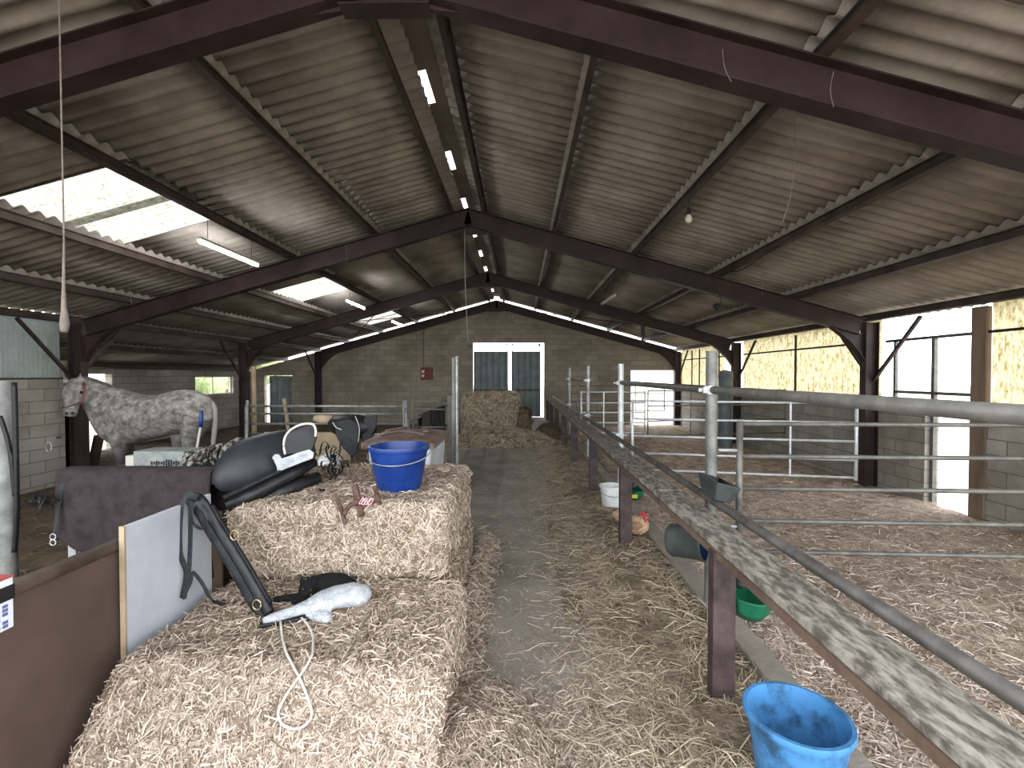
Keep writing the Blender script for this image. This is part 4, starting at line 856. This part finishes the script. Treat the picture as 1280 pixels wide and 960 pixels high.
# timber post and leaning stick, gate uprights far left
p = P(317, 458, 9.0); q = MB(); q.loft([(p.x, 9.0, PF), (p.x, 9.0, p.z)], [.05, .045], 10); tag(q.build('fence_stake', M_TAN), 'pale timber stake in front of the far left door', 'post')
q = MB(); q.tube([P(364, 560, 8.4), P(355, 498, 8.4)], .035, 10); tag(q.build('leaning_stake', M_TAN), 'short timber stake leaning against the left pen fence', 'post')
q = MB(); q.tube([V((P(308, 540, 7.9).x, 7.9, PF)), P(308, 506, 7.9)], .03, 10); tag(q.build('gate_post', M_GALV), 'short galvanised post at the left end of the pale fence', 'post')
q = MB(); q.box((P(327, 0, 6.0).x, 5.95, .55), (P(440, 0, 6.0).x, 6.0, .90)); q.box((P(327, 0, 6.0).x, 5.96, PF), (P(327, 0, 6).x+.06, 6.0, .55)); q.box((P(440, 0, 6.0).x-.06, 5.96, PF), (P(440, 0, 6).x, 6.0, .55))
tag(q.build('board_screen', M_TAN, bevel=.004), 'pale board screen behind the saddle heap', 'board')
# stand with black saddle further back
t = thing('saddle', 'black saddle with khaki pad resting on the pale board screen', 'saddle', P(440, 560, 5.6))
st = [(410, 528, 5.7, 6), (418, 530, 5.7, 12), (432, 533, 5.7, 17), (450, 533, 5.7, 16), (464, 535, 5.7, 13), (472, 532, 5.7, 5)]
q = MB(); q.loft([P(a_, b_, y) for a_, b_, y, r in st], [(r*y/F, r*y/F*.9) for a_, b_, y, r in st], 16, up=(0, 1, 0)); q.build('seat', M_BLACK, t, smooth=True, subd=1)
q = MB(); q.prism([P(x_, y_, 5.55) for x_, y_ in ((417, 528), (438, 524), (446, 530), (449, 548), (446, 566), (440, 572), (428, 560), (420, 545))], (0, .03, 0)); q.build('flap', M_SAD, t, bevel=.008)
q = MB(); q.prism([P(x_, y_, 5.6) for x_, y_ in ((455, 522), (471, 519), (470, 534), (463, 548), (456, 560), (451, 548))], (0, .03, 0)); q.build('flap', M_BLACK, t, bevel=.008)
q = MB(); q.loft([P(393, 523, 5.7), P(403, 524, 5.7), P(416, 524, 5.7)], [.04, .06, .05], 12); q.build('pad', M_TAN, t, smooth=True)
q = MB(); q.tube(spline([P(416, 528, 5.5), P(420, 534, 5.5), P(427, 537, 5.5)]), .006, 6); q.tube(spline([P(444, 520, 5.5), P(449, 535, 5.5), P(448, 552, 5.5)]), .005, 6); q.build('piping', M_CREAM, t)
t = thing('saddle_stand', 'dark stand with crossed legs under the far black saddle', 'stand', P(440, 600, 5.7)); z0 = PF
for dx in (-.14, .14): q = MB(); c_ = P(440, 560, 5.75); q.tube([V((c_.x+dx, 5.75, PF)), V((c_.x-dx*.4, 5.75, .95))], .02, 8); q.build('leg', M_DARKP, t)
q = MB(); q.box((P(455, 0, 10.5).x-.12, 10.4, PF), (P(455, 0, 10.5).x+.6, 10.5, .95)); 
# low far window lit below rail
b = MB(); 

# ================================================================== HORSE
HY = 7.15; hk = HY/F
def h(px, py, dy=0): return P(px, py, HY+dy)
def ring_loft(q, rows, n=20):   # rows: px, ytop, ybot, halfwidth(m), dy ; upright sections
    pts = [h(px, (a+b_)/2, dy) for px, a, b_, w, dy in rows]; rad = [(w, (b_-a)/2*hk) for px, a, b_, w, dy in rows]
    o = len(q.v)
    for p, (w, hh) in zip(pts, rad):
        for k in range(n):
            a = 2*PI*k/n; q.v.append((p.x, p.y+w*math.cos(a), p.z+hh*math.sin(a)))
    for i in range(len(pts)-1):
        for k in range(n): a = o+i*n+k; b2 = o+i*n+(k+1) % n; q.f.append((a, b2, b2+n, a+n))
    q.f.append(tuple(o+k for k in range(n))); q.f.append(tuple(o+(len(pts)-1)*n+k for k in range(n)))
q = MB()
ring_loft(q, [(99, 474, 498, .07, -.16), (104, 472, 508, .095, -.14), (110, 473, 516, .115, -.11), (116, 474, 527, .14, -.08), (122, 476, 538, .18, -.05), (129, 479, 548, .215, -.02), (137, 482, 554, .24, 0), (146, 484, 557, .26, 0), (156, 486, 557, .28, 0), (168, 490, 555, .30, 0), (182, 493, 551, .32, 0), (198, 493, 548, .325, 0), (213, 489, 544, .32, 0), (228, 486, 541, .31, 0), (242, 487, 542, .30, 0), (254, 492, 542, .27, 0), (263, 500, 536, .20, 0), (268, 510, 526, .08, 0)])
hd = [(95, 474, -.17, .06, .06), (94, 479, -.19, .105, .09), (93.5, 486, -.22, .155, .12), (93, 494, -.26, .155, .125), (91, 502, -.31, .115, .10), (89.5, 509, -.35, .09, .08), (88, 516, -.38, .092, .08), (87, 521, -.39, .07, .06)]
q.loft([h(a, b_, d) for a, b_, d, r1, r2 in hd], [(r1, r2) for a, b_, d, r1, r2 in hd], 16, up=(0, -1, .2))
for ex, tx, ty in ((84, 79.5, 469), (98, 101, 466)):
    q.loft([h(ex, 480, -.17), h((ex+tx)/2, 475, -.18), h(tx, ty, -.18)], [(.055, .04), (.05, .03), (.012, .008)], 10, up=(0, -1, 0))
# legs
def leg(pts, rs): q.loft(pts, rs, 14, up=(0, 1, 0))
def ground(px, dy): p = h(px, 600, dy); return V((p.x, p.y, PF))
def lp(px, py, dy): return h(px, py, dy)
for dy, s in ((-.16, 0), (.17, 9)):
    leg([lp(146+s, 535, dy), lp(149+s, 553, dy), lp(152+s, 572, dy), lp(153+s, 588, dy), lp(153.5+s, 600, dy), lp(153+s, 612, dy), lp(151+s, 619, dy), V((lp(149+s, 600, dy).x, HY+dy, PF+.10)), V((lp(147.5+s, 600, dy).x, HY+dy, PF+.002))],
        [(.15, .16), (.10, .13), (.07, .085), (.065, .07), (.045, .045), (.042, .045), (.05, .055), (.055, .06), (.075, .08)])
for dy, s in ((-.17, 0), (.18, -13)):
    leg([lp(248+s, 520, dy), lp(241+s, 540, dy), lp(238+s, 556, dy), lp(245+s, 575, dy), lp(251+s, 588, dy), lp(249+s, 600, dy), lp(246.5+s, 613, dy), V((lp(243+s, 600, dy).x, HY+dy, PF+.10)), V((lp(240.5+s, 600, dy).x, HY+dy, PF+.002))],
        [(.17, .24), (.14, .20), (.10, .13), (.07, .09), (.06, .08), (.045, .05), (.05, .055), (.055, .06), (.075, .08)])
th = thing('horse', 'dappled grey horse standing side on with its head by the left post', 'horse', V((P(190, 600, HY).x, HY, PF)))
M_HORSE = mat('dapple grey coat', (106, 102, 99), (164, 160, 154), rough=.75, scale=9, lo=.36, hi=.6, detail=5, spec=.15)
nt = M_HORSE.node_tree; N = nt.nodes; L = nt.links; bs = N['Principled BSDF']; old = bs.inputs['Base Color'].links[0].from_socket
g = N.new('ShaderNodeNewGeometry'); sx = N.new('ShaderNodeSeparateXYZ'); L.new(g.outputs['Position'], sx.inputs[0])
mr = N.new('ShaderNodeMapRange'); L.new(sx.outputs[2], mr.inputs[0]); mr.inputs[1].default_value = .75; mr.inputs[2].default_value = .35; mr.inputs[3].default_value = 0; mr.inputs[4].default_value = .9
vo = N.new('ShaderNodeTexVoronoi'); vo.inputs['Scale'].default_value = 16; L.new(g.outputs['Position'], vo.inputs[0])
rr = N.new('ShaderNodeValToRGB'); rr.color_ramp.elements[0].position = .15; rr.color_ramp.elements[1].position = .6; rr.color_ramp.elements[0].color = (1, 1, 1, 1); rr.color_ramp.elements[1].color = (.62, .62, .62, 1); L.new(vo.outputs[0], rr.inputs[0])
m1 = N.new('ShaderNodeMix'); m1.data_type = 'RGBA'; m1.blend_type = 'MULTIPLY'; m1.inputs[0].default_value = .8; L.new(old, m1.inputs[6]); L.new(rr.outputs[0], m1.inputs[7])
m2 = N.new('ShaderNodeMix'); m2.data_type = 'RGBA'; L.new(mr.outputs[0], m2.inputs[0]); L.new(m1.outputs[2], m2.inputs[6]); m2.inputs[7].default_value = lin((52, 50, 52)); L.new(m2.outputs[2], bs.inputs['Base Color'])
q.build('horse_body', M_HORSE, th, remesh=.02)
q = MB(); q.loft([h(266, 503), h(269, 512), h(269, 530), h(267, 550), h(265, 575)], [(.02, .025), (.03, .035), (.038, .04), (.035, .035), (.015, .015)], 12, up=(0, 1, 0)); q.build('tail', mat('grey hair', (120, 114, 108), (168, 162, 154), rough=.9, scale=30, stretch=(8, 8, 1)), th, smooth=True)
q = MB(); q.loft([h(97, 472, -.18), h(110, 473, -.11), h(122, 476.5, -.05), h(134, 481, -.01), h(146, 485, 0)], [(.018, .02), (.025, .03), (.025, .03), (.022, .025), (.01, .01)], 10); q.build('mane', mat('dark mane', (66, 60, 58), (98, 92, 88), rough=.9, scale=30), th, smooth=True)
M_HALT = mat('dull red halter', (104, 58, 54), (126, 76, 70), rough=.7)
q = MB()
def loop(cx, cy, dy, ra, rb, tilt):
    c = h(cx, cy, dy); R = Matrix.Rotation(tilt, 3, 'X'); return [c+R @ V((ra*math.cos(a), rb*math.sin(a), .03*math.cos(a))) for a in [2*PI*i/24 for i in range(25)]]
q.loft(loop(90, 505.5, -.335, .112, .10, .35), [(.024, .008)]*25, 8); q.loft([h(98, 508, -.40), h(103, 501, -.36), h(106, 490, -.33), h(105, 478, -.24)], [(.018, .008)]*4, 8); q.build('halter', M_HALT, th, smooth=True)
q = MB(); q.blob(h(102.0, 490.5, -.33), (.024, .02, .022), 10, 8); q.blob(h(83.0, 490.5, -.31), (.018, .016, .02), 10, 8); q.build('eyes', mat('dark eye', (14, 12, 12), rough=.15), th, smooth=True)
q = MB(); q.blob(h(90.5, 516.5, -.465), (.018, .012, .018), 8, 6); q.blob(h(83.5, 516.5, -.455), (.016, .012, .018), 8, 6); q.build('nostrils', mat('dark nostril', (30, 26, 28), rough=.8), th, smooth=True)

# brown strut behind the horse chest
q = MB(); q.bar(P(112, 600, 8.8), P(124, 545, 8.6), .13, .10); tag(q.build('timber_strut', mat('dark brown timber', (58, 42, 38), (78, 60, 54), rough=.8)), 'brown timber strut leaning behind the horse chest', 'strut')
# ================================================================== HEN
t = thing('hen', 'buff hen with red comb sitting behind the second bench leg', 'hen', (1.12, 4.68, .05))
M_HEN = mat('buff feathers', (150, 118, 92), (190, 164, 138), rough=.9, scale=40, bump=.4, bscale=90)
c = V((P(796, 672, 4.68).x, 4.68, .05)); q = MB()
q.loft([c+V((-.14, .05, .12)), c+V((-.09, .03, .11)), c+V((-.03, .01, .10)), c+V((.04, -.02, .095)), c+V((.085, -.04, .10)), c+V((.105, -.05, .10))], [.03, .08, .098, .092, .06, .03], 16)
q.loft([c+V((.05, -.03, .13)), c+V((.05, -.045, .17)), c+V((.045, -.06, .195))], [.045, .035, .028], 12)
q.build('hen_body', M_HEN, t, remesh=.008)
q = MB(); q.loft([c+V((-.12, .045, .13)), c+V((-.17, .06, .17)), c+V((-.2, .07, .21))], [(.03, .05), (.025, .05), (.01, .03)], 10); q.build('tail', M_HEN, t, smooth=True)
q = MB(); q.blob(c+V((-.02, -.085, .11)), (.07, .02, .045), rot=Matrix.Rotation(.2, 3, 'Y')); q.build('wing', mat('brown wing', (112, 88, 68), (150, 118, 88), rough=.9, scale=50), t, smooth=True)
M_RED = mat('red comb', (150, 32, 44), (176, 50, 58), rough=.6)
q = MB()
for k in range(5): q.blob(c+V((.02+.014*k, -.06-.004*k, .222+.008*math.sin(k*1.3))), (.009, .006, .018), 8, 6)
q.blob(c+V((.055, -.085, .19)), (.02, .01, .022), 10, 8); q.blob(c+V((.06, -.09, .165)), (.01, .008, .02), 8, 6); q.build('comb', M_RED, t, smooth=True)
q = MB(); q.loft([c+V((.065, -.08, .195)), c+V((.09, -.095, .188))], [.008, .002], 8); q.build('beak', mat('horn', (176, 150, 90), rough=.5), t)

# outside greenery and the neighbouring wall seen through openings
rd = random.Random(5)
M_LEAF = mat('green foliage', (110, 126, 84), (150, 162, 120), rough=.8, scale=9, bump=.5)
for k, (x, y, r) in enumerate(((-18.5, 17.0, 1.1), (-17, 23.5, 1.9), (-17, 29, 2.0))):
    b = MB()
    for i in range(22): b.blob(V((x+rd.uniform(-.8, .8)*r, y+rd.uniform(-1, 1)*r, PF+rd.uniform(.1, 1.5)*r)), r*rd.uniform(.25, .45), 9, 6)
    tag(b.build('garden_bush', M_LEAF), ('green bush outside beyond the horse', 'green bush seen through the small left window', 'green bush beyond the far left corner')[k], 'bush', 'bushes outside the left wall')

# ================================================================== LIGHT
w = bpy.data.worlds.new('sky'); S.world = w; w.use_nodes = True; N = w.node_tree.nodes; L = w.node_tree.links
bg = N['Background']; bg.inputs[0].default_value = (.93, .97, 1.0, 1); bg.inputs[1].default_value = 1.0
S.view_settings.view_transform = 'Standard'; S.view_settings.look = 'None'; S.view_settings.gamma = 1; S.view_settings.use_curve_mapping = False
S.view_settings.exposure = 2.92
cy = S.cycles; cy.max_bounces = 7; cy.diffuse_bounces = 5; cy.glossy_bounces = 3; cy.transmission_bounces = 4; cy.use_denoising = True
cy.sample_clamp_indirect = 8; cy.caustics_reflective = False; cy.caustics_refractive = False
